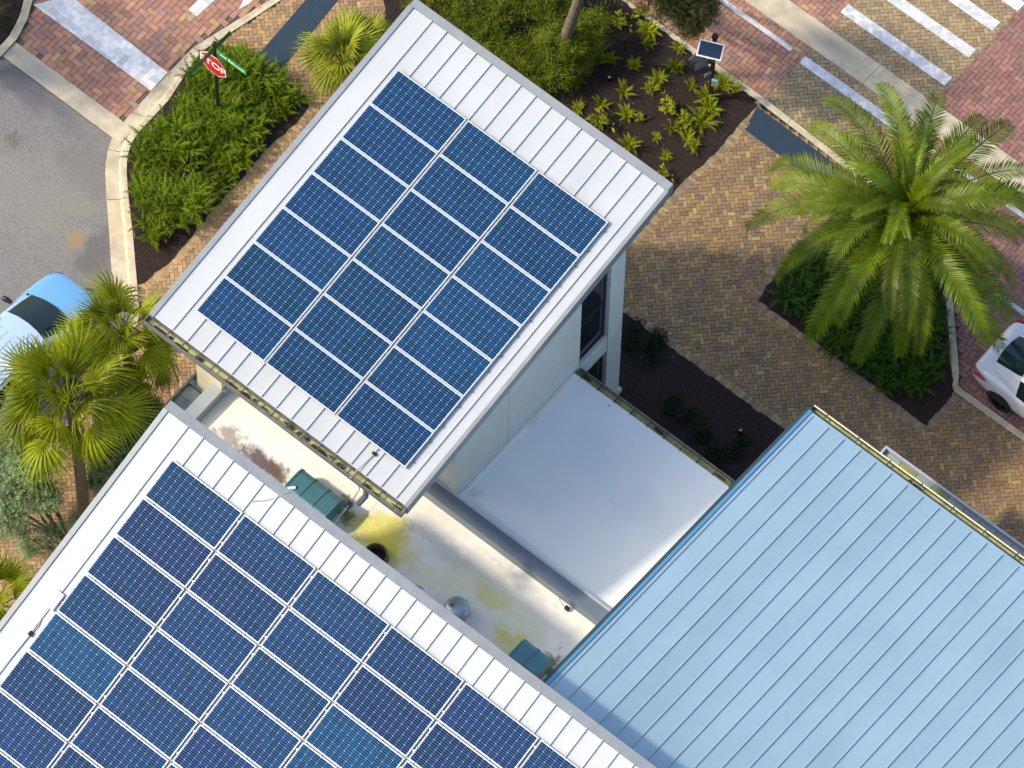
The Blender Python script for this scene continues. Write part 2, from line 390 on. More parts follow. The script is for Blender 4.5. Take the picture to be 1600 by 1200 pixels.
def soldier(root, pts, pal, z, L=.19, W=.1, side=1):
    """course of bricks laid across the edge line pts (world)"""
    f=MB()
    for (a,b) in zip(pts[:-1],pts[1:]):
        d=math.hypot(b[0]-a[0],b[1]-a[1]); n=max(1,int(round(d/W))); ux,uy=(b[0]-a[0])/d,(b[1]-a[1])/d; an=math.atan2(uy,ux)+math.pi/2
        for i in range(n):
            t=(i+.5)*d/n; cx=a[0]+ux*t-uy*side*(L/2+random.uniform(-.012,.012)); cy=a[1]+uy*t+ux*side*(L/2+random.uniform(-.012,.012))
            if not infr((cx,cy),60): continue
            o=bpy.data.objects.new('edge_paver',PAV_MESH[.1]); COL.objects.link(o); o.parent=root; o.location=(cx,cy,z+random.uniform(-.003,.003)); o.rotation_euler=(0,0,an+random.uniform(-.05,.05)); o.color=(*pick(pal),1)

TAN=[(5,(.27,.175,.082)),(3,(.30,.21,.095)),(2,(.215,.145,.085)),(1.5,(.265,.17,.105)),(.4,(.19,.165,.125)),(.9,(.36,.255,.10))]
TANL=[(4,(.38,.24,.115)),(3,(.33,.20,.11)),(2,(.42,.28,.13)),(1,(.26,.17,.10))]
RED=[(4,(.36,.185,.125)),(3,(.40,.215,.135)),(2,(.33,.18,.135)),(1,(.43,.28,.15)),(1,(.29,.18,.15))]
RED_SHADED=[(4,(.27,.135,.11)),(3,(.30,.155,.12)),(2,(.25,.14,.12))]  # darker copy of RED: shade over the right road put into the bricks
BUFF=[(4,(.33,.245,.13)),(3,(.30,.225,.125)),(2,(.35,.265,.145))]
PAINT=[(4,(.66,.67,.68)),(2,(.62,.64,.66)),(1,(.56,.59,.62))]

ZR=-.06
# building footprints (so no pavers go under them)
FOOT=[[(-4.4,-5.75),(1.98,-5.75),(1.98,1.38),(-4.4,1.38)],[(1.98,-8),(7.6,-8),(7.6,-.4),(1.98,-.4)],[(-3.2,-30),(25,-30),(25,-7.5),(-3.2,-7.5)],[(7.4,-8),(25,-8),(25,1.2),(7.4,1.2)]]
# --- right side
kerbR_v=9.47
plaza=[(-.36,9.40),(-.36,5.2),(-3,5.2),(-3,1.2),(.5,1.2),(.5,-1),(13,-1),(13,6.36),(7.91,6.36)]+wpoly([(1488,585),(1479,480),(1462,385),(1430,345),(1300,247)])
bed1=wpoly([(598,-120),(600,20),(604,80),(520,330),(560,420),(800,520),(905,470),(1010,350),(1060,292),(1120,235),(1183,163),(1040,52),(960,-8),(880,-70),(800,-120)])
bed1=[p for p in bed1]
bed2=[(.55,1.38),(.75,3.07),(5.5,3.07),(7.6,3.07),(7.6,-.5),(1.9,-.5),(1.9,1.38)]
bedP=wpoly([(1184,468),(1212,428),(1260,372),(1310,330),(1380,312),(1428,347),(1460,388),(1473,432),(1477,480),(1482,540),(1487,585),(1492,612),(1447,665),(1390,622),(1320,568),(1250,517)])
tact=wpoly([(1183,167),(1312,262),(1290,296),(1163,202)])
pz=sheet('plaza_paving',[plaza],-.028,M['joint'])
def shade_none(x,y): return 1
paving(pz,[plaza],[bed1,bed2,bedP,tact]+FOOT,math.pi/4,.1,TAN,0,vis=[[(960,390),(1190,230),(1240,300),(1230,420),(1180,480),(1260,640),(1225,665),(980,480)]])
EDG=[(4,(.26,.18,.11)),(2,(.34,.25,.12)),(1,(.2,.16,.12))]
soldier(pz,[(.75,3.07),(7.0,3.07)],EDG,.004,side=1)
b1e=wpoly([(1183,163),(1120,235),(1060,292),(1010,350),(980,380)])
soldier(pz,b1e,EDG,.004,side=1)
bpe=wpoly([(1262,370),(1184,468),(1250,517),(1320,568),(1390,622),(1447,665),(1489,615)])
soldier(pz,bpe,EDG,.004,side=-1)
tag(sheet('tactile_pad',[tact],.006,M['tactile'],kind=None),'dark blue tactile warning strip beside the right kerb and the date palm','tactile strip')
def bumpy(poly, z, jit=.03, step=.12):
    out=[]
    for i in range(len(poly)):
        a,b=poly[i],poly[(i+1)%len(poly)]; d=math.hypot(b[0]-a[0],b[1]-a[1]); n=max(1,int(d/step))
        for k in range(n):
            t=k/n; out.append((a[0]+(b[0]-a[0])*t+random.uniform(-jit,jit),a[1]+(b[1]-a[1])*t+random.uniform(-jit,jit)))
    return out
def bed(name, poly, z=.02):
    p=bumpy(poly,z); m=MB(); m.prism(p,-.2,z); o=tag(m.build(name,M['mulch']),kind='structure')
    # bark chips and fallen leaves
    c=MB(); xs=[q[0] for q in poly]; ys=[q[1] for q in poly]; A=abs(area(poly)); n=int(A*70); k=0
    while k<n:
        x=random.uniform(min(xs),max(xs)); y=random.uniform(min(ys),max(ys)); k+=1
        if not inside((x,y),poly) or not infr((x,y)): continue
        L=random.uniform(.012,.045); W=L*random.uniform(.25,.6); a=random.uniform(0,6.28); zz=z+random.uniform(.003,.02); tl=random.uniform(-.01,.01)
        r=random.random(); col=(.022,.013,.009) if r<.6 else (.06,.032,.018) if r<.9 else (.16,.09,.03) if r<.985 else (.3,.2,.05)
        R=rect(x,y,a,L,W); c.add([(R[0][0],R[0][1],zz-tl),(R[1][0],R[1][1],zz+tl),(R[2][0],R[2][1],zz+tl+.004),(R[3][0],R[3][1],zz-tl)],[(0,1,2,3)],col)
    if c.v: tag(c.build('bark_chips',M['litter'],o,fix=False),kind='stuff')
    return o
bed('mulch_bed',bed1); bed('mulch_bed',bed2); bed('mulch_bed',bedP)

# kerbs right
def kerb_line(name, pts, wd, z0, z1, seglen=1.8, side=1, m=None):
    """concrete kerb laid as separate castings along a polyline (world); returns structure"""
    segs=[]
    root=None
    P=[Vector((p[0],p[1],0)) for p in pts]
    # offset normals
    off=[]
    for i in range(len(P)):
        t=(P[min(i+1,len(P)-1)]-P[max(i-1,0)]).normalized(); off.append(P[i]+Vector((-t.y,t.x,0))*wd*side)
    acc=0; cur=[0]; runs=[]
    for i in range(1,len(P)):
        acc+=(P[i]-P[i-1]).length; cur.append(i)
        if acc>=seglen or i==len(P)-1: runs.append(cur); cur=[i]; acc=0
    base=MB(); base.prism([tuple(p[:2]) for p in P]+[tuple(p[:2]) for p in off[::-1]], z0-.15, z1-.02)
    root=tag(base.build(name,M['joint']),kind='structure')
    for r in runs:
        if len(r)<2: continue
        a=[P[i] for i in r]; b=[off[i] for i in r]
        e=.006
        a=[a[0]+(a[1]-a[0]).normalized()*e]+a[1:-1]+[a[-1]+(a[-2]-a[-1]).normalized()*e]
        b=[b[0]+(b[1]-b[0]).normalized()*e]+b[1:-1]+[b[-1]+(b[-2]-b[-1]).normalized()*e]
        m_=MB(); m_.prism([tuple(p[:2]) for p in a]+[tuple(p[:2]) for p in b[::-1]], z0-.1, z1); m_.build('kerb_stone',m or M['conc'],root)
    return root
def dense(pts, step=.45):
    out=[]
    for a,b in zip(pts[:-1],pts[1:]):
        d=math.hypot(b[0]-a[0],b[1]-a[1]); n=max(1,int(round(d/step)))
        out += [(a[0]+(b[0]-a[0])*i/n,a[1]+(b[1]-a[1])*i/n) for i in range(n)]
    return out+[pts[-1]]
kR=[(-14,9.47)]+wpoly([(1183,157),(1300,247),(1370,302),(1430,345),(1462,385),(1474,430),(1479,480),(1484,540),(1488,585)])+[(7.75,6.42),(7.95,6.36),(14,6.36)]
kerb_line('kerb',dense(kR),.16,ZR,.012,side=1)

# right road: red pavers, buff crossing, concrete valley gutter, white paint
road=[(-14,9.6)]+wpoly([(1183,152),(1300,240),(1370,295),(1436,335),(1472,380),(1486,430),(1491,480),(1496,540),(1500,585)])+[(7.9,6.5),(26,6.5),(26,30),(-14,30)]
rr=sheet('brick_road',[road],ZR-.028,M['joint'])
U1,U2=-.28,2.84; V1,V2=11.44,12.12
redA=[(-6,9.62),(U1,9.62),(U1,V1),(-6,V1)]; redB=[(U2,9.62),(U2,V1),(13,V1),(13,6.5),(7.95,6.5)]+wpoly([(1500,585),(1491,480),(1486,430),(1472,380),(1436,335),(1370,295)])
redC=[(-6,V2),(U1+.0,V2),(U1,17),(-6,17)]; redD=[(U2,V2),(14,V2),(14,17),(U2,17)]
bufA=[(U1,9.62),(U2,9.62),(U2,V1),(U1,V1)]; bufB=[(U1,V2),(U2,V2),(U2,17),(U1,17)]
paving(rr,[redA,redC],[],0,.12,RED,ZR,convex=True)
paving(rr,[redD],[],0,.12,RED_SHADED,ZR,convex=True,maxind=120)
paving(rr,[redB],[],0,.12,RED_SHADED,ZR,maxind=120)
paving(rr,[bufA,bufB],[],math.pi/4,.1,BUFF,ZR,convex=True)
kerb_line('valley_gutter',dense([(-14,V1),(26,V1)],1.9),V2-V1,ZR-.03,ZR+.004,seglen=3.6,side=1)
def paint(name, poly, z, ang, W, label, dense_=True):
    """road paint following the pavers: clipped to the stripe"""
    f=MB(); xs=[p[0] for p in poly]; ys=[p[1] for p in poly]
    for (cx,cy,a) in herring((min(xs),min(ys),max(xs),max(ys)),ang,W):
        q=clip(rect(cx,cy,a,2*W,W),poly)
        if len(q)>=3 and abs(area(q))>.0004:
            if area(q)<0: q=q[::-1]
            mx=sum(p[0] for p in q)/len(q); my=sum(p[1] for p in q)/len(q); n=len(q)
            q2=[]
            for p in q:
                d=math.hypot(p[0]-mx,p[1]-my)+1e-6; s=max(0,1-.0035/d); q2.append((mx+(p[0]-mx)*s,my+(p[1]-my)*s))
            zz=z+random.uniform(0,.001)
            f.add([(p[0],p[1],zz) for p in q2],[tuple(range(n))],pick(PAINT))
    base=MB(); base.prism(poly,z-.012,z-.0025,(.40,.43,.46))
    f.add(base.v,base.f,(.52,.55,.57))
    return tag(f.build(name,M['paver_v'],fix=False),label,'road marking','white road markings')
def upoly(a): return [tuple(at(x,y,ZR)[:2]) for x,y in a]
paint('crosswalk_stripe',[(-.27,10.93),(2.75,10.93),(2.75,11.17),(-.27,11.17)],ZR+.007,math.pi/4,.1,'white crosswalk stripe nearest the date palm, below the concrete gutter')
vS2=at(1313,19,ZR).y; vS2b=at(1327,7,ZR).y
for (q1,q2,q3,lab) in (((1313,19),(1327,7),(1488,121),'lowest white crosswalk stripe above the concrete gutter at right'),((1385,0),(1411,0),(1525,78),'middle white crosswalk stripe above the concrete gutter at top right'),((1481,0),(1509,0),(1563,35),'short white crosswalk stripe at the top right corner')):
    a=at(*q1,ZR); b=at(*q2,ZR); c=at(*q3,ZR); v0=min(a.y,b.y); v1=c.y
    if v1-v0>.6 or v1<v0: v0=v1-.32
    paint('crosswalk_stripe',[(a.x if q1[1]>5 else U1+.1,v0),(c.x,v0),(c.x,v1),(a.x if q1[1]>5 else U1+.1,v1)],ZR+.007,math.pi/4,.1,lab)
a=at(1590,18,ZR); paint('crosswalk_stripe',[(a.x-2.6,a.y),(a.x,a.y),(a.x,a.y+.3),(a.x-2.6,a.y+.3)],ZR+.007,math.pi/4,.1,'white crosswalk stripe just entering the picture at its top right corner')
paint('lane_line',[(-5,11.04),(-.62,11.04),(-.62,11.16),(-5,11.16)],ZR+.007,0,.12,'thin white lane line on red brick left of the right crossing')
paint('lane_line',[(3.2,11.0),(12,11.0),(12,11.12),(3.2,11.12)],ZR+.007,0,.12,'thin white lane line right of the date palm beside the concrete gutter')
p=at(1556,458,ZR); paint('parking_line',[(p.x,p.y-.06),(p.x+5,p.y-.06),(p.x+5,p.y+.06),(p.x,p.y+.06)],ZR+.007,0,.12,'white parking line beside the white car')

# --- left side
kL_out=wpoly([(470,-34),(418,0),(302,72),(268,107),(234,142),(205,174),(184,198),(174,214),(168,232),(165,250),(164,270),(166,310),(170,360),(175,444),(177,480),(168,540),(120,610),(40,700),(-60,820)])
kL_in =wpoly([(478,-24),(430,7),(314,82),(290,118),(264,158),(240,184),(222,203),(209,220),(202,238),(199,256),(199,272),(202,310),(208,360),(216,452),(219,490),(206,552),(150,632),(70,722),(-30,842)])
left_road=wpoly([(-400,-300),(520,-300),(470,-34),(418,0),(302,72),(234,142),(180,205),(166,240),(164,270),(170,360),(175,444),(177,480),(168,540),(120,610),(40,700),(-60,820),(-500,900)])
lr=sheet('asphalt_road',[left_road],ZR-.03,M['asph'])
# red brick crossing field on the left
cA,cB=at(25,70,ZR),at(190,190,ZR); vc=(cA.y+cB.y)/2
cC,cD=at(0,85,ZR),at(172,213,ZR); vd=(cC.y+cD.y)/2
red_left=[p for p in wpoly([(60,-60),(50,0),(44,32),(26,66),(190,190),(240,135),(300,72),(420,-3),(480,-40)],ZR)]
lx=sheet('brick_crossing',[red_left],ZR-.012,M['joint'])
M['_']=None
paving(lx,[red_left],[],0,.145,RED,ZR+.012,convex=False)
u0=min(cA.x,cC.x)-.1
kerb_line('concrete_band',dense([(u0,vd),(at(190,196,ZR).x+.3,vd)],1.2),vc-vd+.03,ZR-.06,ZR+.02,seglen=3.4,side=1)
def kerb_two(name, outp, inp, zs):
    """curved kerb and gutter: flat pan plus raised back edge, cast in bays"""
    base=MB(); base.prism(outp+inp[::-1],-.25,ZR-.005); root=tag(base.build(name,M['joint']),kind='structure')
    n=len(outp)
    bays=[(0,2),(2,5),(5,8),(8,11),(11,13),(13,16),(16,n-1)]
    for a,b in bays:
        o=[Vector((*p,0)) for p in outp[a:b+1]]; i_=[Vector((*p,0)) for p in inp[a:b+1]]
        e=.008
        for L in (o,i_):
            d=(L[1]-L[0]).normalized()*e; L[0]=L[0]+d; d=(L[-2]-L[-1]).normalized()*e; L[-1]=L[-1]+d
        m=MB(); k=len(o); prof=[(0,ZR-.02),(.02,ZR+.012),(.60,ZR+.0),(.66,ZR+.05),(.72,.02),(.97,.03),(1,.0)]
        vs=[]
        for p,q in zip(o,i_):
            for t,z in prof: r=p.lerp(q,t); vs.append((r.x,r.y,z))
        K=len(prof); m.add(vs,[(s*K+j,s*K+j+1,(s+1)*K+j+1,(s+1)*K+j) for s in range(k-1) for j in range(K-1)])
        m.build('kerb_casting',M['conc'],root)
    return root
kerb_two('curved_kerb',kL_out,kL_in,None)
walk=[p for p in kL_in[:]]+wpoly([(-30,1000),(200,1000),(330,640),(380,560),(640,300),(660,100),(604,-60),(520,-60)])
bedL=wpoly([(312,80),(345,72),(400,88),(430,115),(480,152),(484,165),(460,195),(420,230),(380,275),(335,325),(300,370),(262,412),(220,445),(214,445),(208,360),(202,310),(199,272),(199,256),(202,238),(209,220),(222,203),(240,184),(264,158),(290,118)])
tactL=wpoly([(400,90),(434,116),(545,-20),(496,-22)])
wl=sheet('brick_walkway',[walk],-.028,M['joint'])
paving(wl,[walk],[bedL,tactL,bed1]+FOOT,math.pi/4,.1,TANL,0,vis=[[(220,450),(420,240),(520,160),(300,420),(310,600),(230,540)],[(60,700),(200,700),(150,900),(60,900)]])
soldier(wl,wpoly([(220,447),(262,412),(300,370),(335,325),(380,275),(420,230),(460,195),(484,165)]),[(3,(.38,.25,.12)),(2,(.42,.29,.15))],.004,side=-1)
bed('mulch_bed',bedL)
tag(sheet('tactile_pad',[tactL],.006,M['tactile'],kind=None),'long dark blue tactile strip at the top left between fern bed and spiky palm','tactile strip')
def stripeL(pts, lab):
    paint('crosswalk_stripe',wpoly(pts,ZR),ZR+.021,0,.145,lab)
stripeL([(52,8),(110,-6),(262,114),(236,142)],'broad white crosswalk stripe on red brick at the top left')
stripeL([(294,16),(308,26),(345,-8),(322,-12)],'short white block on red brick at the top edge above the stop sign')
stripeL([(372,16),(390,6),(402,-6),(384,-6)],'small white paint corner beside the kerb left of the long tactile strip')
# corner bed at top left
cb_in=wpoly([(38,-20),(37,0),(30,25),(12,55),(-6,74),(-80,90),(-80,-60)])
bed('mulch_bed',cb_in,.03)
kerb_line('corner_kerb',wpoly([(53,-24),(51,0),(43,30),(26,62),(2,88),(-70,112)]),.2,ZR,.03,seglen=1.3,side=-1)

def sa(x,y,rx,ry,an,c,a,ns): p=at(x,y,3.45); return (p.x,p.y,rx,ry,an,c,a,ns)
stain(M['membrane_b'],[sa(865,620,.10,1.3,0,(.62,.60,.42),.6,2),sa(740,770,.35,.25,0,(.55,.58,.52),.4,4),sa(1000,800,1.2,.8,.4,(.70,.75,.78),.5,1.1),sa(930,720,1.5,.6,-.3,(.74,.80,.83),.5,.9),sa(952,634,.03,.05,0,(.1,.1,.1),.8,9),sa(900,930,.8,.2,0,(.62,.64,.60),.35,3)])
# ------------------------------------------------------------------ roofs and buildings
def roof_build(bld, u0,u1,vlo,vhi, zat, seams, m_pan, m_seam, m_trim, thick=.22, rib=.038, axis_hi='vhi', trims=('ridge','left','right'), deckmat=None):
    """standing-seam roof; zat(v) gives the top height"""
    def z(x,y): return zat(y)
    d=MB(); d.prism([(u0+.01,vlo+.01),(u1-.01,vlo+.01),(u1-.01,vhi-.01),(u0+.01,vhi-.01)],lambda x,y:zat(y)-thick,lambda x,y:zat(y)-.012)
    roof=d.build('roof',deckmat or m_trim,bld)
    us=[u0+.03]+[s for s in seams if u0+.1<s<u1-.1]+[u1-.03]
    for a,b in zip(us[:-1],us[1:]):
        m=MB(); nu,nv=4,14; off=random.uniform(0,6); amp=random.uniform(.001,.003)
        vs=[]
        for j in range(nv+1):
            v=vlo+.0+(vhi-vlo-.02)*j/nv
            for i in range(nu+1):
                t=i/nu; x=a+(b-a)*t
                vs.append((x,v,zat(v)+amp*math.sin(math.pi*t)*math.sin(v*1.3+off)+(.0)))
        m.add(vs,[(j*(nu+1)+i,j*(nu+1)+i+1,(j+1)*(nu+1)+i+1,(j+1)*(nu+1)+i) for j in range(nv) for i in range(nu)])
        m.build('roof_panel',m_pan,roof,smooth=True)
    for s in us[1:-1]:
        m=MB(); m.prism([(s-.013,vlo+.01),(s+.013,vlo+.01),(s+.013,vhi-.10),(s-.013,vhi-.10)],lambda x,y:zat(y)-.005,lambda x,y:zat(y)+rib); m.build('seam',m_seam,roof)
    return roof
TS=(9.3575-7.528)/(2.102+6.888)
def zT(v): return 9.3575+TS*(v-2.102)
tower=thing('solar_tower','two storey pale tower with white metal roof covered in solar panels','building',(-1.2,-2.2,0))
w_=MB()
w_.box(-4.4,-4.15,-5.75,1.38,-.1,7.6); w_.box(-4.149,1.73,1.13,1.38,-.1,8.6)  # NW, NE
# top follows the slope: add wedge strips
w_.prism([(-4.4,-5.75),(-4.15,-5.75),(-4.15,1.38),(-4.4,1.38)],7.601,lambda x,y:zT(y)-.23)
w_.prism([(-4.149,1.13),(1.73,1.13),(1.73,1.38),(-4.149,1.38)],8.601,lambda x,y:zT(y)-.23)
w_.build('wall',M['wall'],tower)
w_=MB(); w_.prism([(-4.401,-5.76),(-3.66,-5.76),(-3.66,-4.5),(-3.9,-4.5),(-3.9,-5.51),(-4.401,-5.51)],-.1,lambda x,y:zT(y)-.23); w_.build('wall',M['cream'],tower)
w_=MB(); w_.prism([(-3.655,-4.405),(1.98,-4.405),(1.98,-4.2),(-3.655,-4.2)],-.1,lambda x,y:zT(y)-.23); w_.build('wall',M['wall'],tower)
# SE wall with two window openings (v -.1...9)
w_=MB()
w_.prism([(1.73,-4.199),(1.98,-4.199),(1.98,-.10),(1.73,-.10)],-.1,lambda x,y:zT(y)-.23)
w_.prism([(1.731,-.0995),(1.979,-.0995),(1.979,.8995),(1.731,.8995)],6.66,lambda x,y:zT(y)-.23)
w_.box(1.731,1.979,-.0995,.8995,2.76,3.45); w_.box(1.731,1.979,-.0995,.8995,-.1,.25)
w_.build('wall',M['wall'],tower)
w_=MB(); w_.prism([(1.70,.90),(2.0,.90),(2.0,1.40),(1.70,1.40)],-.1,lambda x,y:zT(y)-.23); w_.build('corner_pier',M['wall'],tower)
w_=MB(); w_.box(1.68,2.06,.82,1.46,-.1,.18); w_.build('pier_base',M['conc'],tower)
for z0,z1 in ((3.46,6.65),(.26,2.75)):
    f=MB()
    for (a,b,c,d) in ((-.09,-.04,z0,z1),(.84,.89,z0,z1),(-.04,.84,z0,z0+.05),(-.04,.84,z1-.05,z1),(-.04,.84,(z0+z1)/2-.025,(z0+z1)/2+.025)): f.box(1.84,1.90,a,b,c,d)
    fo=f.build('window',M['darkframe'],tower)
    for c,d in ((z0+.05,(z0+z1)/2-.025),((z0+z1)/2+.025,z1-.05)):
        q=MB(); q.box(1.86,1.872,-.04,.84,c,d); q.build('pane',M['glassdark'],fo)
# wall joint line on SE wall
j=MB(); j.box(1.9801,1.984,-2.6,-2.585,3.5,7.7); j.build('wall_joint',M['lightcoping'],tower)
su=[-4.47+.4215*i for i in range(1,17)]
troof=roof_build(tower,-4.65,2.58,-6.78,2.10,zT,su,M['white_metal'],M['white_seam'],M['grey_trim'])
def cap_prism(name, poly, zf0, zf1, m, par):
    q=MB(); q.prism(poly,zf0,zf1); return q.build(name,m,par)
cap_prism('ridge_cap',[(-4.67,1.98),(2.60,1.98),(2.60,2.16),(-4.67,2.16)],lambda x,y:zT(y)-.30,lambda x,y:zT(y)+.06,M['grey_trim'],troof)
cap_prism('rake_trim',[(-4.70,-6.80),(-4.57,-6.80),(-4.57,1.979),(-4.70,1.979)],lambda x,y:zT(y)-.28,lambda x,y:zT(y)+.035,M['grey_trim'],troof)
cap_prism('rake_trim',[(2.53,-6.80),(2.62,-6.80),(2.62,1.979),(2.53,1.979)],lambda x,y:zT(y)-.28,lambda x,y:zT(y)+.035,M['grey_trim'],troof)
def gutter(bld, u0,u1,v0,v1, ztop, depth, straps, mlip, mbody, debris=.5, lipw=.02, liplow=None):
    """open box gutter between v0 (outer) and v1 (inner) with straps, lining and leaf litter"""
    s=1 if v1>v0 else -1
    b=MB(); lo,hi=min(v0,v1),max(v0,v1)
    b.box(u0,u1,lo,hi,ztop-depth-.012,ztop-depth)
    ov=(v0,v0+s*lipw); b.box(u0,u1,min(ov),max(ov),ztop-depth,ztop)
    iv=(v1-s*.012,v1); b.box(u0,u1,min(iv),max(iv),ztop-depth,ztop-.02)
    b.box(u0,u0+.012,lo+lipw,hi-.013,ztop-depth,ztop-.004); b.box(u1-.012,u1,lo+lipw,hi-.013,ztop-depth,ztop-.004)
    gt=b.build('gutter',mbody,bld)
    l=MB(); a,c=sorted((v0+s*(lipw+.002),v1-s*.014)); l.box(u0+.014,u1-.014,a,c,ztop-depth+.001,ztop-depth+.03); l.build('gutter_lining',M['gutter_in'],gt)
    if mlip:
        l=MB(); a,c=sorted((v0-s*.006,v0+s*(lipw+.004))); l.box(u0,u1,a,c,ztop,ztop+.014); l.build('gutter_lip',mlip,gt)
    for x in straps:
        l=MB(); a,c=sorted((v0+s*.002,v1+s*.02)); l.box(x-.016,x+.016,a,c,ztop+.015,ztop+.021); l.build('strap',M['strap'],gt)
    if debris:
        dm=MB(); x=u0+.05
        while x<u1-.1:
            L=random.uniform(.08,.5)
            if random.random()<debris:
                n=8; a,c=sorted((v0+s*(lipw+.006),v1-s*.018)); ys0=random.uniform(a,(a+c)/2); ys1=random.uniform((a+c)/2,c)
                top=[];
                for i in range(n): 
                    an=2*math.pi*i/n; rr=random.uniform(.6,1)
                    top.append((min(max(x+L/2+math.cos(an)*L/2*rr,u0+.03),u1-.03),min(max((ys0+ys1)/2+math.sin(an)*(ys1-ys0)/2*rr,a),c)))
                dm.prism(top,ztop-depth+.03,ztop-depth+.05+random.uniform(0,.03))
            x+=L
        if dm.v: tag(dm.build('leaf_debris',M['debris'],gt),kind='stuff')
    return gt
gz=zT(-6.78)-.03
gutter(tower,-4.70,2.60,-6.99,-6.79,gz,.15,[-4.5+.43*i for i in range(0,17)],None,M['gutter'],debris=.75)
d_=MB(); p0=Vector((1.55,-6.9,gz-.15)); d_.tube([p0,p0+Vector((0,0,-.30)),p0+Vector((0,-.01,-.42)),p0+Vector((-.10,-.16,-.72))],.07,6)
dp=d_.build('downpipe',M['slate'],tower)

# --- low link roofs
link_b=thing('low_link_building','low flat roofed link between the tower and the other roofs','building',(2,-5.5,0))
def bx(name, par, m, *a):
    q=MB(); q.box(*a); return q.build(name,m,par)
bx('roof_deck',link_b,M['membrane'],-3.63,7.77,-8.9,-4.781,3.0,3.40)
bx('roof_deck',link_b,M['membrane_b'],1.985,7.77,-4.41,-.29,3.2,3.45)
bx('roof_deck',link_b,M['membrane'],-3.63,1.72,-5.50,-4.781,3.41,3.42) if False else None
bx('wall',link_b,M['wall'],2.0,7.77,-.75,-.50,-.1,3.19)
bx('wall',link_b,M['wall'],-3.90,-3.66,-8.7,-5.765,-.1,2.99)
bx('parapet_coping',link_b,M['slate'],-3.59,7.77,-4.78,-4.46,3.2,3.72)
bx('flashing',link_b,M['white_metal'],-3.59,7.77,-4.459,-4.412,3.2,3.745)
bx('end_coping',link_b,M['lightcoping'],-3.95,-3.635,-8.5,-5.765,3.0,3.72)
bx('end_coping',link_b,M['lightcoping'],-3.655,-3.60,-5.764,-4.76,3.0,3.70)
bx('flashing',link_b,M['membrane_b'],1.986,2.06,-4.405,-.32,3.452,3.50)
# membrane seams (laps)
for x in (-1.9,.6,3.9,6.2): bx('membrane_lap',link_b,M['membrane'],x,x+.09,-8.2,-4.80,3.401,3.4055)
bx('membrane_lap',link_b,M['membrane'],-3.5,7.2,-5.05,-4.99,3.4065,3.410)
gutter(link_b,2.02,7.77,-.09,-.285,3.43,.12,[2.2+.47*i for i in range(12)],M['gutter'],M['gutter'],debris=.15)
# tray canopy at the west end
def tray(bld, u0,u1,v0,v1,z, n, along, mrim, mpan, alt=None):
    b=MB(); r=.05
    b.box(u0,u1,v0,v0+r,z-.18,z); b.box(u0,u1,v1-r,v1,z-.18,z); b.box(u0,u0+r,v0+r+.001,v1-r-.001,z-.18,z-.002); b.box(u1-r,u1,v0+r+.001,v1-r-.001,z-.18,z-.002)
    c=b.build('canopy',mrim,bld)
    for i in range(n):
        if along=='u': a=(u0+r+(u1-u0-2*r)*i/n+.008,u0+r+(u1-u0-2*r)*(i+1)/n-.008,v0+r+.005,v1-r-.005)
        else: a=(u0+r+.005,u1-r-.005,v0+r+(v1-v0-2*r)*i/n+.008,v0+r+(v1-v0-2*r)*(i+1)/n-.008)
        bx('canopy_panel',c,(alt if alt and random.random()<.3 else mpan),*a,z-.16,z-.12)
    bx('canopy_base',c,M['dark_trim'],u0+r+.002,u1-r-.002,v0+r+.002,v1-r-.002,z-.179,z-.165)
tray(link_b,-4.66,-3.96,-6.50,-5.77,3.0,2,'v',M['gutter'],M['tray'])
tray(link_b,-4.66,-4.41,-5.76,-4.7,3.0,2,'v',M['gutter'],M['tray'])

# --- lower-left building
LS=.35; ZL=8.5; VL=-8.61
def zL(v): return ZL+LS*(v-VL)
lb=thing('solar_hall','white metal roofed building in the foreground carrying a large solar array','building',(4,-14,0))
LU0,LU1=-2.53,16.5; VLO=-19.5
ls=[]; x=at(321,682,8.45).x
seamL=[x+.4225*i for i in range(-1,48)]
lroof=roof_build(lb,LU0,LU1,VLO,-8.47,zL,seamL,M['white_metal'],M['white_seam'],M['grey_trim'])
cap_prism('ridge_cap',[(LU0-.05,-8.66),(LU1,-8.66),(LU1,-8.45),(LU0-.05,-8.45)],lambda x,y:zL(-8.66)-.2,lambda x,y:zL(-8.66)+.07+(y+8.66)*.1,M['grey_trim'],lroof)
cap_prism('rake_trim',[(LU0-.07,VLO),(LU0+.05,VLO),(LU0+.05,-8.661),(LU0-.07,-8.661)],lambda x,y:zL(y)-.28,lambda x,y:zL(y)+.04,M['grey_trim'],lroof)
w_=MB(); w_.box(LU0+.5,LU1-.1,-8.84,-8.64,-.1,zL(-8.84)-.23); w_.prism([(LU0+.5,VLO+.6),(LU0+.75,VLO+.6),(LU0+.75,-8.841),(LU0+.5,-8.841)],-.1,lambda x,y:zL(y)-.225)
w_.build('wall',M['wall'],lb)
# fasteners on the ridge cap
for i in range(46):
    x=LU0+.2+i*.42+random.uniform(-.05,.05)
    if random.random()<.55: bx('fastener',lroof,M['white_seam'],x,x+random.uniform(.015,.03),-8.60,-8.58,zL(-8.66)+.072,zL(-8.66)+.09)
for i in range(17):
    x=-4.4+i*.42+random.uniform(-.05,.05)
    if random.random()<.5: bx('fastener',troof,M['white_seam'],x,x+.02,2.06,2.08,zT(2.06)+.058,zT(2.08)+.075)

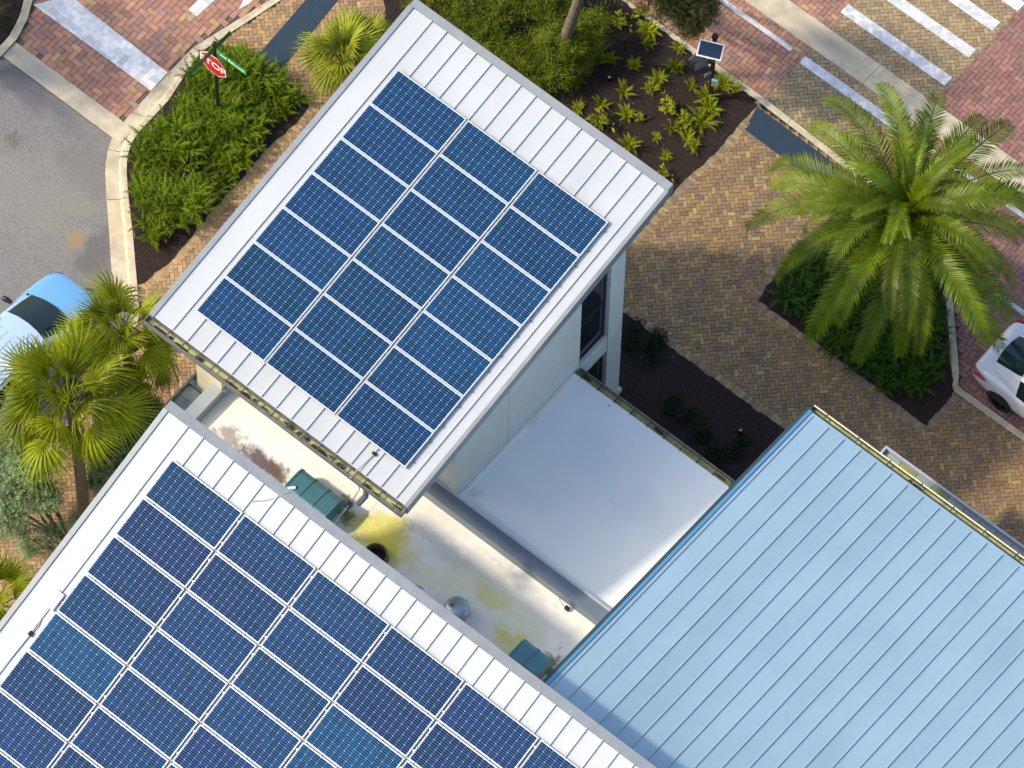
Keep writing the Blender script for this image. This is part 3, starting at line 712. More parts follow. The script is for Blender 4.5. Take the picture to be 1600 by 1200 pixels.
# --- right building
RS=-.10; ZRE=6.2
def zR(v): return ZRE+RS*(v-1.17)
rb=thing('sky_tinted_roof_hall','building with a wide standing seam metal roof tinted blue for reflected sky','building',(12,-3,0))
RU0=7.335
x0=at(1271.7,648.3,ZRE).x
rs=[x0+.4345*i for i in range(0,45)]
rroof=roof_build(rb,RU0,24,-8.42,1.17,zR,rs,M['sky_tint_metal'],M['sky_tint_seam'],M['dark_trim'],rib=.030)
cap_prism('rake_trim',[(RU0-.05,-8.42),(RU0+.025,-8.42),(RU0+.025,1.18),(RU0-.05,1.18)],lambda x,y:zR(y)-.25,lambda x,y:zR(y)+.02,M['dark_trim'],rroof)
cap_prism('edge_strip',[(RU0+.03,-8.41),(RU0+.10,-8.41),(RU0+.10,1.16),(RU0+.03,1.16)],lambda x,y:zR(y)-.0,lambda x,y:zR(y)+.03,M['teal_trim'],rroof)
gutter(rb,RU0+.03,24,1.34,1.20,zR(1.2)-.05,.13,[RU0+.4+.87*i for i in range(20)],M['creamlip'],M['dark_trim'],debris=.1,lipw=.022)
w_=MB(); w_.box(7.78,23.5,.5,.75,-.1,zR(.75)-.24); w_.prism([(7.78,-8.3),(8.03,-8.3),(8.03,.499),(7.78,.499)],-.1,lambda x,y:zR(y)-.24); w_.build('wall',M['wall'],rb)
tray(rb,8.34,20.5,.77,2.95,3.0,27,'u',M['trayrim'],M['tray'],M['traygreen'])

# ------------------------------------------------------------------ solar panels
PW,PH,PT=1.95,.985,.035
NC,NR=12,6; cs=.1495; gx=(PW-.065)/NC; gy=(PH-.062)/NR
def panel_meshes():
    f=MB(); r=.023
    f.box(-PW/2,PW/2,-PH/2,-PH/2+r,0,PT); f.box(-PW/2,PW/2,PH/2-r,PH/2,0,PT); f.box(-PW/2,-PW/2+r,-PH/2+r,PH/2-r,0,PT-.0005); f.box(PW/2-r,PW/2,-PH/2+r,PH/2-r,0,PT-.0005)
    b=MB(); b.box(-PW/2+r,PW/2-r,-PH/2+r,PH/2-r,.004,PT-.010)
    c=MB(); k=.012; a=cs/2
    pts=[(-a+k,-a),(a-k,-a),(a,-a+k),(a,a-k),(a-k,a),(-a+k,a),(-a,a-k),(-a,-a+k)]
    c.prism(pts,0,.004)
    fm=f.mesh('frame'); fm.materials.append(M['frame']); bm=b.mesh('backsheet'); bm.materials.append(M['backsheet']); cm=c.mesh('solar_cell'); cm.materials.append(M['cell'])
    return fm,bm,cm
FM,BMs,CMs=panel_meshes()
ORD=['first','second','third','fourth','fifth','sixth','seventh','eighth','ninth','tenth']
def put_panel(arr,u,v,zf,slope,tone,sc_=(1,1,1)):
    ang=math.atan(slope)
    t=bpy.data.objects.new('solar_panel',FM); COL.objects.link(t); t.parent=arr; t.location=Vector((u,v,zf(v)+.065))-ORG[arr.name]; t.rotation_euler=(ang,0,0); t.scale=sc_
    o=bpy.data.objects.new('backsheet',BMs); COL.objects.link(o); o.parent=t
    for i in range(NC):
        for j in range(NR):
            o=bpy.data.objects.new('solar_cell',CMs); COL.objects.link(o); o.parent=t; o.location=((i+.5-NC/2)*gx,(j+.5-NR/2)*gy,PT-.0095)
            f=random.uniform(.8,1.25); h=random.uniform(-.15,.15)
            o.color=(tone[0]*f*(1+h),tone[1]*f,tone[2]*f*(1-h*.3),1)
def array(label,cols,rows,u0,v0,pu,pv,zf,slope,tones,vis):
    cv=math.cos(math.atan(slope)); arr=thing('solar_array',label,'solar array',(u0,v0,zf(v0)))
    for r in range(rows):
        for c in range(cols):
            u=u0+pu*(c+.5); v=v0-pv*cv*(r+.5)
            x,y=topx((u,v,zf(v)+.1))
            if vis and not(-90<x<1690 and -90<y<1290): continue
            put_panel(arr,u,v,zf,slope,tones(r,c),(1.015,1.0,1) if pu>2.01 else (1,1,1))
    return arr
def toneT(r,c):
    f=random.uniform(.85,1.15); h=random.uniform(-.15,.15); return (.0015*f,.020*f*(1-h),.070*f)
def toneL(r,c):
    f=random.uniform(.8,1.2)
    if (r,c) in ((4,0),(2,3),(3,3)): return (.003,.034,.095)
    h=random.uniform(-.2,.2); return (.005*f*(1+h),.018*f*(1-h),.070*f)
arrT=array('solar array of three columns of blue panels on the tower roof',3,7,-3.92,.67,1.99,.997,zT,TS,toneT,False)
# lower array: panels outside the picture are left out
pL=at(270,716,zL(-9.45)+.10)
arrL=array('wide solar array of blue panels on the foreground white roof',9,10,pL.x-.02,pL.y,2.036,1.020,zL,LS,toneL,True)
# mounting rails
def rails(t,u0,u1,v0,pv,rows,zf,slope):
    cv=math.cos(math.atan(slope))
    for r in range(rows):
        for k in (.22,.78):
            v=v0-pv*cv*(r+k)
            m=MB(); m.prism([(u0,v-.02),(u1,v-.02),(u1,v+.02),(u0,v+.02)],lambda x,y:zf(y)+.028,lambda x,y:zf(y)+.064); o=m.build('rail',M['rail'],t)
            for ue in (u1,):
                m=MB(); s=.014; e=.008 if ue==u1 else -.015; m.box(min(ue,ue+e)-.012,max(ue,ue+e)+.004,v-s,v+s,zf(v)+.028,zf(v)+.075); m.build('end_clamp',M['clip'],o)
rails(arrT,-3.93,2.066,.67,.997,7,zT,TS)
rails(arrL,pL.x-.03,pL.x+2.036*8+.03,pL.y,1.02,10,zL,LS)

# ------------------------------------------------------------------ roof equipment
def hood(px,py,L,W,H,ribs,label):
    c=at(px,py,3.4+H*.6); t=thing('roof_vent',label,'roof vent',(c.x,c.y,3.4))
    prof=[(-W/2,.10),(-W/2,H*.55)]+[(-W/2+W*.20*(1-math.cos(a)), H*.55+H*.45*math.sin(a)) for a in (.4,.8,1.2,1.57)]+[(W*.25,H*.98),(W*.42,H*.86),(W/2,H*.62),(W/2,.18)]
    m=MB(); n=len(prof)
    vs=[(c.x+s*L/2,c.y+p[0],3.4+p[1]) for s in (-1,1) for p in prof]
    m.add(vs,[(i,i+1,n+i+1,n+i) for i in range(n-1)]+[tuple(range(n)),tuple(range(2*n-1,n-1,-1)),(n-1,0,n,2*n-1)]); h=m.build('hood',M['teal'],t,smooth=False)
    for i in range(ribs):
        x=c.x-L/2+L*(i+.0)/(ribs-1)
        m=MB(); m.add([(x+s*.022,c.y+p[0]*1.03,3.4+p[1]*1.03) for s in (-1,1) for p in prof],[(i,i+1,n+i+1,n+i) for i in range(n-1)]+[tuple(range(n)),tuple(range(2*n-1,n-1,-1)),(n-1,0,n,2*n-1)]); m.build('rib',M['teal'],h)
    bx('curb',t,M['lightcoping'],c.x-L/2+.06,c.x+L/2-.06,c.y-W/2+.05,c.y+W/2-.05,3.4,3.52)
hood(489,778,1.15,.78,.62,4,'large ribbed teal roof vent hood beside the foreground ridge')
hood(828,1033,.72,.66,.60,3,'small ribbed teal roof vent hood beside the sky tinted metal roof')
c=at(587,866,3.62); t=thing('round_exhaust','open round exhaust curb with rusty rim in yellow stain','exhaust',(c.x,c.y,3.4))
m=MB(); m.lathe([(.30,3.40),(.27,3.46),(.27,3.64),(.235,3.64),(.235,3.30)],c.x,c.y,28); m.build('rim',mat('rusty_rim',(.16,.12,.05),.8,noise=(20,.6)),t,smooth=False)
m=MB(); m.lathe([(.234,3.44),(.0,3.45)],c.x,c.y,28); m.build('duct',M['black'],t)
m=MB(); m.lathe([(.09,3.451),(.08,3.50),(.0,3.52)],c.x,c.y,12); m.build('fan_hub',M['strap'],t)
m=MB(); m.prism([(c.x-.62,c.y-.55),(c.x+.62,c.y-.55),(c.x+.74,c.y-.35),(c.x+.74,c.y+.35),(c.x+.5,c.y+.62),(c.x-.62,c.y+.62)],3.4,3.416); m.build('flashing_sheet',M['membrane'],t)
def silver(px,py,r,h,label):
    c=at(px,py,3.4+h); t=thing('turbine_vent',label,'roof vent',(c.x,c.y,3.4))
    m=MB(); m.lathe([(r*1.15,3.41),(r*.8,3.47),(r*.8,3.4+h*.5)],c.x,c.y,32); m.build('stack',M['silver'],t,smooth=True)
    m=MB(); m.lathe([(r*.8,3.4+h*.45),(r*1.06,3.4+h*.5),(r*1.06,3.4+h*.58),(r*.92,3.4+h*.6)],c.x,c.y,32); m.build('collar',M['silver'],t)
    m=MB(); m.lathe([(r*.9,3.4+h*.6),(r*1.02,3.4+h*.75),(r*1.0,3.4+h*.85),(r*.8,3.4+h*.95),(r*.4,3.4+h*.995),(0.001,3.4+h)],c.x,c.y,32); d=m.build('dome',M['silver'],t,smooth=True)
    m=MB(); m.lathe([(.05,3.4+h*.985),(.03,3.4+h*1.01),(0.001,3.4+h*1.012)],c.x-.1,c.y-.05,10); m.build('dent',M['trunk'],d)
silver(714,947,.28,.55,'domed galvanised roof vent standing on the stained flat roof')
silver(650,924,.19,.40,'galvanised vent half hidden behind the foreground ridge')
# small camera box near parapet
c=at(886,949,3.5); t=thing('roof_sensor','small black sensor box on the white roof beside the slate parapet','sensor',(c.x,c.y,3.4))
m=MB(); m.box(c.x-.05,c.x+.05,c.y-.04,c.y+.04,3.40,3.50); m.build('housing',M['black'],t)
m=MB(); m.tube([(c.x-.05,c.y,3.42),(c.x-.25,c.y+.06,3.405),(c.x-.38,c.y+.16,3.405)],.008,5); m.build('lead',M['cable'],t)
# cable from tower array to the roof vent
def cable(name,label,pts,r,m,extra=()):
    t=thing(name,label,'cable',tuple(pts[0]))
    q=MB(); q.tube(pts,r,6); q.build('conduit',m,t)
    for p,s in extra: 
        b=MB(); b.box(p[0]-s[0],p[0]+s[0],p[1]-s[1],p[1]+s[1],p[2]-s[2],p[2]+s[2]); b.build('connector',M['black'],t)
def rp(x,y,zf,o=.03):   # point on a sloped roof under a pixel
    v=-7.0
    for _ in range(12): p=at(x,y,zf(v)+o); v=p.y
    return p
k1=[rp(593,700,zT),rp(588,704,zT),rp(585,709,zT),rp(572,722,zT),rp(562,731,zT,.06)]
e=Vector((k1[-1].x-.02,-7.03,zT(-6.9)+.04)); q=at(545,789,7.05); k1+= [e,at(557,748,6.95),at(562,765,6.6),q,at(532,806,7.5),at(517,826,8.1)]
cable('roof_cable','grey cable strung from the tower gutter across to the foreground roof',k1,.013,M['cable'],[(k1[2],(.05,.03,.03)),(q,(.055,.075,.05))])
jb=rp(84,938,zL,.06); t=thing('junction_box','white electrical junction box on the edge of the foreground roof','junction box',tuple(jb))
m=MB(); m.prism([(jb.x-.13,jb.y-.17),(jb.x+.13,jb.y-.17),(jb.x+.13,jb.y+.17),(jb.x-.13,jb.y+.17)],lambda x,y:zL(y)-.0,lambda x,y:zL(y)+.13); m.build('housing',M['signwhite'],t)
m=MB(); m.prism([(jb.x-.14,jb.y-.18),(jb.x+.14,jb.y-.18),(jb.x+.14,jb.y+.18),(jb.x-.14,jb.y+.18)],lambda x,y:zL(y)+.131,lambda x,y:zL(y)+.15); m.build('lid',M['signwhite'],t)
c1=[rp(78,945,zL),rp(66,962,zL),rp(60,978,zL),rp(50,988,zL),rp(20,1025,zL),rp(-10,1062,zL)]
cable('roof_cable','thin grey cables trailing down the foreground roof from the junction box',c1,.011,M['cable'],[(rp(48,990,zL,.04),(.04,.05,.03))])
c1=[rp(388,783,zL),rp(415,782,zL),rp(435,776,zL),rp(450,768,zL,.1),Vector((rp(452,766,zL).x,-8.5,zL(-8.66)+.12))]
cable('roof_cable','thin cable crossing the white seams towards the large teal vent',c1,.007,M['cable'])
c=at(453,765,8.55); t=thing('roof_light','small white bulb fitting on the foreground ridge cap near the large teal vent','light fitting',(c.x,c.y,zL(-8.66)+.07))
m=MB(); m.tube([(c.x-.04,c.y-.03,zL(-8.66)+.13),(c.x+.08,c.y+.09,zL(-8.66)+.13)],[.025,.03],10); m.build('bulb',M['signwhite'],t)
m=MB(); m.tube([(c.x+.08,c.y+.09,zL(-8.66)+.13),(c.x+.12,c.y+.13,zL(-8.66)+.13)],.032,10); m.build('socket',M['black'],t)

# ------------------------------------------------------------------ vegetation
def rnd(a,b): return random.uniform(a,b)
def arch(length, rise, droop, n):
    """profile (out, up) of an arching stalk"""
    pts=[]; x=z=0; ang=rise
    for i in range(n+1):
        pts.append((x,z)); x+=length/n*math.cos(ang); z+=length/n*math.sin(ang); ang-=droop/n*(0.4+1.2*i/n)
    return pts
def fern_frond(mb, base, az, length, rise, droop, width, n=11, c=None):
    pr=arch(length,rise,droop,n); ca,sa=math.cos(az),math.sin(az); lx,ly=-sa,ca
    for i in range(1,n+1):
        o,z=pr[i]; t=i/n; o0,z0=pr[i-1]
        w=width*math.sin(math.pi*min(1,.12+t*.88))**.7*(1.05-.75*t)
        px,py,pz=base[0]+o*ca,base[1]+o*sa,base[2]+z
        qx,qy,qz=base[0]+o0*ca,base[1]+o0*sa,base[2]+z0
        f=w*.45
        for s in (1,-1):
            tip=(px+lx*s*w+ca*f,py+ly*s*w+sa*f,pz-w*.25+rnd(-.01,.01))
            mb.add([(qx,qy,qz),(px,py,pz),tip],[(0,1,2)],c)
def fern_plant(mb, base, n, L, c=None):
    for k in range(n):
        fern_frond(mb,(base[0]+rnd(-.03,.03),base[1]+rnd(-.03,.03),base[2]),2*math.pi*k/n+rnd(-.4,.4),L*rnd(.7,1.15),rnd(.6,1.45),rnd(.9,2.3),L*.20,10,c)
def scatter(poly, step, jit, hole=None):
    xs=[p[0] for p in poly]; ys=[p[1] for p in poly]; out=[]; y=min(ys); r=0
    while y<max(ys):
        x=min(xs)+(r%2)*step/2
        while x<max(xs):
            p=(x+rnd(-jit,jit),y+rnd(-jit,jit))
            if inside(p,poly) and not(hole and inside(p,hole)): out.append(p)
            x+=step
        y+=step*.87; r+=1
    return out
# dense fern bed round the stop sign
fL=wpoly([(300,112),(320,95),(345,88),(400,98),(425,120),(470,150),(466,168),(440,190),(410,205),(405,235),(380,270),(345,300),(325,330),(290,352),(270,362),(240,385),(222,350),(212,300),(212,262),(216,245),(232,222),(250,205),(285,178),(292,150)])
fm=MB()
for p in scatter(fL,.21,.10):
    hh=.5+.5*math.sin(p[0]*2.3+1.1*math.sin(p[1]*1.9))*math.cos(p[1]*2.7+.7)
    if random.random()<.07: continue
    fern_plant(fm,(p[0],p[1],.02+.28*hh),random.randint(8,13),rnd(.36,.5)+.25*hh)
for q in ((243,378),(262,330),(232,250)): p=at(*q); fern_plant(fm,(p.x,p.y,.02),9,.4)
tag(fm.build('fern_ground_cover',M['fern'],fix=False),'dense bright green ferns filling the kerbed bed under the stop sign','ferns',kind='stuff')
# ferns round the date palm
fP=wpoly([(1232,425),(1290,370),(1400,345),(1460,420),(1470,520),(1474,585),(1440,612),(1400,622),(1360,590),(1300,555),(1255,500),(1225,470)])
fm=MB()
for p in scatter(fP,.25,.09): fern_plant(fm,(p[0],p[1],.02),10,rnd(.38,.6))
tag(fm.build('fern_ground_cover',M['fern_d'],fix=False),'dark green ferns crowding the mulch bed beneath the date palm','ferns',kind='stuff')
# dark creeping cover in the shaded bed by the tower
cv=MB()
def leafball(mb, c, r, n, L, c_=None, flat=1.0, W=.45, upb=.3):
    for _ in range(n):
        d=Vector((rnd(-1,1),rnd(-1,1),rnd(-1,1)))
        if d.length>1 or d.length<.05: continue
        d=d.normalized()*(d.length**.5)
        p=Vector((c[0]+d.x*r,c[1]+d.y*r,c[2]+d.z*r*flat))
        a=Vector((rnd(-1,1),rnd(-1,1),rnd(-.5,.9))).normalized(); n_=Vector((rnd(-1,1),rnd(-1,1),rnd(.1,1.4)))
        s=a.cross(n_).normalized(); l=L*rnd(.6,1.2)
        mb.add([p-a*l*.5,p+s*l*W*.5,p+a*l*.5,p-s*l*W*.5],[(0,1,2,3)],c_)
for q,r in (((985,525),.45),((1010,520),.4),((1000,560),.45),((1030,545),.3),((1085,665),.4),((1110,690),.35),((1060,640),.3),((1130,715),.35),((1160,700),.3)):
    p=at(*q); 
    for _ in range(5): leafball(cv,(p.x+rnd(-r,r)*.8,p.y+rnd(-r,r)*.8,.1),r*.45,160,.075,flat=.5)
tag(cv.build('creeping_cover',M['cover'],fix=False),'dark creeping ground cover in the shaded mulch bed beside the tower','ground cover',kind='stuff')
# individual young ferns in the upper bed (shared meshes)
FV=[]
for s in range(5):
    q=MB(); fern_plant(q,(0,0,0),random.randint(13,19),rnd(.22,.30)); fern_plant(q,(rnd(-.1,.1),rnd(-.1,.1),0),random.randint(8,12),rnd(.14,.22)); me=q.mesh('fern_plant',fix=False); me.materials.append(M['fern_y']); FV.append(me)
for s_ in range(3):
    q=MB()
    for _ in range(rnd(60,90).__int__()):
        a=rnd(0,6.28); r=random.gauss(0,.10); p=Vector((r*math.cos(a),r*math.sin(a),rnd(.02,.26))); d=Vector((rnd(-1,1),rnd(-1,1),rnd(-.1,.9))).normalized(); sd=d.cross(Vector((rnd(-1,1),rnd(-1,1),1))).normalized(); l=rnd(.07,.16)
        q.add([p,p+d*l*.5+sd*l*.2,p+d*l-Vector((0,0,.02)),p+d*l*.5-sd*l*.2],[(0,1,2,3)])
    me=q.mesh('leafy_sprout',fix=False); me.materials.append(M['fern_y']); FV.append(me)
spots=[(895,127,1.1),(1015,45,1.1),(965,35,1),(1010,65,.9),(1055,100,.9),(1080,130,.8),(1030,120,.9),(1045,165,1),(1095,185,1.2),(1110,165,1.1),(1075,215,1.1),(985,225,1),(935,190,1.1),(940,160,.9),(905,165,.7),(895,215,.9),(980,175,.8),(1000,180,.6),(1050,195,.9),(1130,130,1.1),(1150,135,.9),(1040,240,.6),(1035,272,.8),(975,140,1),(1020,135,.7),(950,90,1.1),(990,100,.8),(1000,20,1.0),(935,75,1),(1060,70,.7),(960,245,.8),(1105,150,1),(1070,190,1),(1085,225,.8),(1025,210,.5),(880,110,1),(850,100,.9),(925,215,.7)]
YP=[]
for i,(x,y,s) in enumerate(spots):
    p=at(x,y+6); o=bpy.data.objects.new('young_plant',FV[(i*3+i//5)%8]); COL.objects.link(o); o.location=(p.x,p.y,.02); o.rotation_euler=(0,0,rnd(0,6)); o.scale=(s*rnd(1.2,1.7),s*rnd(1.2,1.7),s*rnd(1.1,1.5))
    marks=(('the solar beacon pole',1110,150),('the leaning palm trunk',868,100),('the right corner of the tower roof',1048,292),('the tiny spotlight behind the tower',952,125),('the overhanging olive branch',1065,30))
    nm=min(marks,key=lambda m_:math.hypot(m_[1]-x,m_[2]-y)); YP.append((nm[0],math.hypot(nm[1]-x,nm[2]-y),o))

ORD+=['eleventh','twelfth','thirteenth','fourteenth','fifteenth','sixteenth','seventeenth']
for lm in sorted(set(y[0] for y in YP)):
    for k,y_ in enumerate(sorted([y for y in YP if y[0]==lm],key=lambda t_:t_[1])):
        tag(y_[2],'small yellow green plant on mulch, '+('nearest' if k==0 else ORD[k]+' nearest')+' to '+lm,'plant','young plants in the upper mulch bed')
# fan palms
def fan_leaf(length, spread, nseg, droop, name, m, pet=.55):
    """costapalmate leaf: petiole along +x, fan of narrow blades; origin at petiole base"""
    q=MB(); L=length
    pt=[(0,0,0),(pet*.5,0,.05),(pet,0,.03)]
    q.tube(pt,[.022,.016,.012],4,caps=False)
    for k in range(nseg):
        t=(k+.5)/nseg*2-1; a=t*spread; l=L*(1-.28*abs(t)**2)*rnd(.9,1.08); w=L*.030*rnd(.8,1.2)
        ca,sa=math.cos(a),math.sin(a); bx_,bz=pet+ .18*L*(1-abs(t))*.8,.03
        fold=.015*(1 if k%2 else -1)
        P=[]
        for s in range(5):
            u=s/4; r=l*u; dz=-droop*L*(u**2.4)*rnd(.8,1.25)-.06*L*abs(t)*u+fold*u
            P.append((bx_*1.0+ (r)*ca-(1-u)*.0, r*sa, bz+dz+.08*L*u*(1-u)))
        ws=[w*.35,w*1.0,w*.9,w*.5,0.001]
        vs=[]
        for (p,wd) in zip(P,ws): vs += [(p[0]+sa*wd,p[1]-ca*wd,p[2]),(p[0]-sa*wd,p[1]+ca*wd,p[2]+fold)]
        q.add(vs,[(2*s,2*s+1,2*s+3,2*s+2) for s in range(4)])
    me=q.mesh(name,fix=False); me.materials.append(m); return me
FANS=[fan_leaf(.72,1.55,26,d,'palm_leaf',M['fan'],pet=.78) for d in (.25,.45,.7,.95)]
FANY=[fan_leaf(.62,1.6,30,d,'palm_leaf',M['fan_y'],pet=.45) for d in (.15,.35,.6)]
def palm_trunk(base, top, r0, r1, parent, name='trunk'):
    q=MB(); n=14; pts=[]; rs=[]
    for i in range(n*2+1):
        t=i/(n*2); p=Vector(base).lerp(Vector(top),t); bend=math.sin(t*math.pi)*.06
        pts.append(p+Vector((bend,0,0))); rs.append((r0+(r1-r0)*t)*(1.06 if i%2 else .95))
    q.tube(pts,rs,12); return q.build(name,M['trunk'],parent,smooth=False)
def fan_palm(label, top, base, nleaf, scale, meshes, group=None, low=-1.0, name='fan_palm', hi=1.35):
    t=thing(name,label,'palm tree',tuple(base),group); org=Vector(base)
    palm_trunk(base,Vector(top)+Vector((0,0,-.05)),.135*scale**.5,.10*scale**.5,t)
    k=len(meshes)
    for i in range(nleaf):
        f=i/nleaf; el=hi-(hi-low)*f**.8+rnd(-.12,.12); az=i*2.39996+rnd(-.25,.25)
        me=meshes[min(k-1,int(f*k+rnd(-.4,.6)))] if f<.95 else meshes[-1]
        o=bpy.data.objects.new('palm_leaf',me); COL.objects.link(o); o.parent=t; o.location=Vector(top)-org+Vector((0,0,rnd(-.12,.05)))
        o.rotation_euler=(rnd(-.55,.55),-el,az); s=scale*rnd(.68,1.18); o.scale=(s,s,s)
    return t
def P3(x,y,z): return at(x,y,z)
tp=P3(108,628,4.3); bs=P3(160,800,0.0)
bs=Vector((tp.x+.55,tp.y-.45,0))
fan_palm('tall fan palm with a leaning trunk beside the pale blue car',tp,bs,37,1.15,FANS,'fan palms at the left')
tp=P3(190,522,3.5); bs=Vector((tp.x+.1,tp.y+.1,0))
fan_palm('fan palm standing behind the leaning one and touching the tower corner',tp,bs,28,1.0,FANS,'fan palms at the left')
tp=P3(215,572,2.7); bs=Vector((tp.x-.2,tp.y-.1,0))
fan_palm('short fan palm with drooping leaves below the tower gutter corner',tp,bs,13,.85,FANS,'fan palms at the left',low=-.7)
tp=P3(-4,945,3.6); fan_palm('bright fan palm cut off by the left edge next to the foreground roof',tp,Vector((tp.x,tp.y,0)),26,.95,FANS,'fan palms at the left')
tp=P3(538,88,1.0); fan_palm('low spiky yellow green palm beside the tower roof top',tp,Vector((tp.x,tp.y,0)),40,1.0,FANY,low=-.5,name='spiky_palm')
tp=P3(575,60,.8); fan_palm('smaller spiky palm tucked against the tower roof edge',tp,Vector((tp.x,tp.y,0)),22,.7,FANY,low=-.4,name='spiky_palm')
# leaning cabbage palm whose crown is above the picture
bs=at(868,100,0); tp=Vector(P3(938,-118,6.4)); fan_palm('leaning palm with a ringed pale trunk rising from the upper mulch bed',tp,bs,34,1.1,FANS,name='leaning_palm')

# date palm
def date_frond(L, rise, droop, name):
    q=MB(); n=26; pr=arch(L,rise,droop,n)
    pts=[(o,0,z) for o,z in pr]; q.tube(pts[::2],[.035*(1-.85*i/(len(pts[::2])-1)) for i in range(len(pts[::2]))],4,caps=False)
    for i in range(2,n*3):
        t=i/(n*3); f=t*n; k=min(n-1,int(f)); u=f-k
        o=pr[k][0]+(pr[k+1][0]-pr[k][0])*u; z=pr[k][1]+(pr[k+1][1]-pr[k][1])*u
        dx,dz=pr[k+1][0]-pr[k][0],pr[k+1][1]-pr[k][1]; d=math.hypot(dx,dz); dx/=d; dz/=d
        l=L*.128*math.sin(math.pi*min(1,.10+t*.86))**.55*rnd(.85,1.1)
        if t<.12: l*=t/.12
        w=.021*rnd(.8,1.2)
        for s in (1,-1):
            fw=.55+.5*t+rnd(-.1,.1); up=.30+rnd(-.12,.12); dr=-.35*l
            dirv=Vector((dx*fw-dz*up, s*1.0, dz*fw+dx*up)).normalized()
            a=Vector((o,0,z)); b=a+dirv*l*.55; c=a+dirv*l+Vector((0,0,dr*.5)); sd=Vector((dx,0,dz))*w
            q.add([a-sd*.6,a+sd*.6,b+sd,b-sd,c],[(0,1,2,3),(3,2,4)])
    me=q.mesh(name,fix=False); me.materials.append(M['date']); return me
DF=[date_frond(3.2,1.4,2.0,'palm_frond'),date_frond(3.6,1.1,2.3,'palm_frond'),date_frond(3.8,.75,2.0,'palm_frond'),date_frond(3.8,.4,1.8,'palm_frond'),date_frond(3.6,.0,1.5,'palm_frond')]
top=P3(1412,340,3.9); bs=Vector((top.x+.02,top.y+.02,0)); t=thing('date_palm','large feathery date palm in the right mulch bed near the white car','palm tree',tuple(bs))
palm_trunk(bs,top,.30,.26,t)
NF=56
for i in range(NF):
    f=i/NF; k=min(4,int(f*5)); az=i*2.39996+rnd(-.15,.15)
    o=bpy.data.objects.new('palm_frond',DF[k]); COL.objects.link(o); o.parent=t; o.location=Vector(top)-bs+Vector((0,0,.15-.35*f)); s=rnd(.85,1.12)*(.5+.5*min(1,f*3+.1)); o.scale=(s,s,s); o.rotation_euler=(rnd(-.25,.25),rnd(-.12,.12),az)

# leafy shrubs and trees
def leafy(name, label, cat, base, clumps, leafm, L, n, trunk=.06, group=None, W=.45, limbs=True):
    t=thing(name,label,cat,tuple(base),group); b=Vector(base)
    q=MB()
    for (c,r) in clumps:
        c=Vector(c); mid=b.lerp(c,.5)+Vector((rnd(-.15,.15),rnd(-.15,.15),-.1*(c.z-b.z)))
        q.tube([b+Vector((rnd(-.05,.05),rnd(-.05,.05),0)),mid,c],[trunk,trunk*.6,trunk*.25],6)
        for _ in range(3):
            e=c+Vector((rnd(-1,1),rnd(-1,1),rnd(-.3,.8)))*r*.8; q.tube([mid.lerp(c,.6),e],[trunk*.3,trunk*.08],4)
    q.build('trunk',M['bark'],t)
    q=MB()
    for (c,r) in clumps:
        c=Vector(c); ns=int(n/9)
        for _ in range(ns):
            # leafy sprig, growing outwards and upwards from the clump
            g_=Vector((random.gauss(0,.42),random.gauss(0,.42),random.gauss(0,.34)))
            if g_.length>1.15: continue
            p=c+g_*r; d=(g_+Vector((rnd(-.5,.5),rnd(-.5,.5),rnd(.1,.8)))).normalized(); ln=L*rnd(1.6,3.2)
            s1=d.cross(Vector((rnd(-1,1),rnd(-1,1),rnd(-1,1)))).normalized(); s2=d.cross(s1)
            for k in range(8):
                f=(k+1)/8; b0=p+d*ln*f; an=k*2.4; o_=(s1*math.cos(an)+s2*math.sin(an)); a=(o_*1.0+d*.7+Vector((0,0,-.1))).normalized(); l=L*rnd(.7,1.2)*(1.15-.5*f)
                sd=a.cross(d+Vector((rnd(-.3,.3),rnd(-.3,.3),rnd(-.3,.3)))).normalized()*l*W*.5; m_=b0+a*l*.5
                q.add([b0,m_+sd,b0+a*l,m_-sd],[(0,1,2,3)])
    q.build('crown',leafm,t,fix=False)
    return t
def cl(l): return [(at(x,y,z),r) for x,y,z,r in l]
leafy('silver_shrub','silvery green leafy small tree at the left edge below the fan palms','shrub',at(110,850,0),cl([(20,690,2.2,.5),(30,750,2.3,.5),(55,720,2.6,.45),(10,800,2.0,.5),(70,775,2.0,.35),(35,640,2.0,.4),(-25,740,2.2,.5)]),M['leaf_s'],.075,6500,.05)
leafy('silver_shrub','silvery green shrub between the leaning palm trunk and the foreground roof','shrub',at(215,800,0),cl([(190,690,1.8,.45),(215,660,2.0,.4),(165,720,1.6,.35),(190,735,1.5,.35),(232,640,1.8,.22),(160,750,1.2,.25)]),M['leaf_s'],.075,6500,.04)
leafy('silver_shrub','sparse low shrub with bare branches beside the foreground roof','shrub',at(112,862,0),cl([(75,835,.9,.30),(50,860,.7,.32),(95,880,.7,.25),(120,820,1.0,.2),(30,830,.9,.25)]),M['leaf_s'],.07,1300,.03)
fsh=[('feathery green shrub against the top corner of the tower roof',(690,5,.8),[(665,-10,.8,.45),(700,0,.9,.5),(735,20,.9,.5),(700,-40,1,.5)]),
('feathery green shrub left of the bare mulch gap behind the tower roof',(760,70,.7),[(755,45,.8,.45),(780,20,.9,.45),(770,75,.6,.4),(800,90,.6,.35)]),
('feathery green shrub at the top edge left of the leaning palm trunk',(830,10,.9),[(825,0,1.0,.5),(860,20,.9,.45),(800,-20,1.0,.5),(870,-15,1,.45)]),
('feathery green shrub around the foot of the leaning palm trunk',(850,95,.7),[(845,75,.6,.4),(870,110,.5,.4),(830,110,.5,.35),(905,85,.5,.3),(893,62,1.1,.32),(872,70,1.0,.35),(925,40,1.0,.28)])]
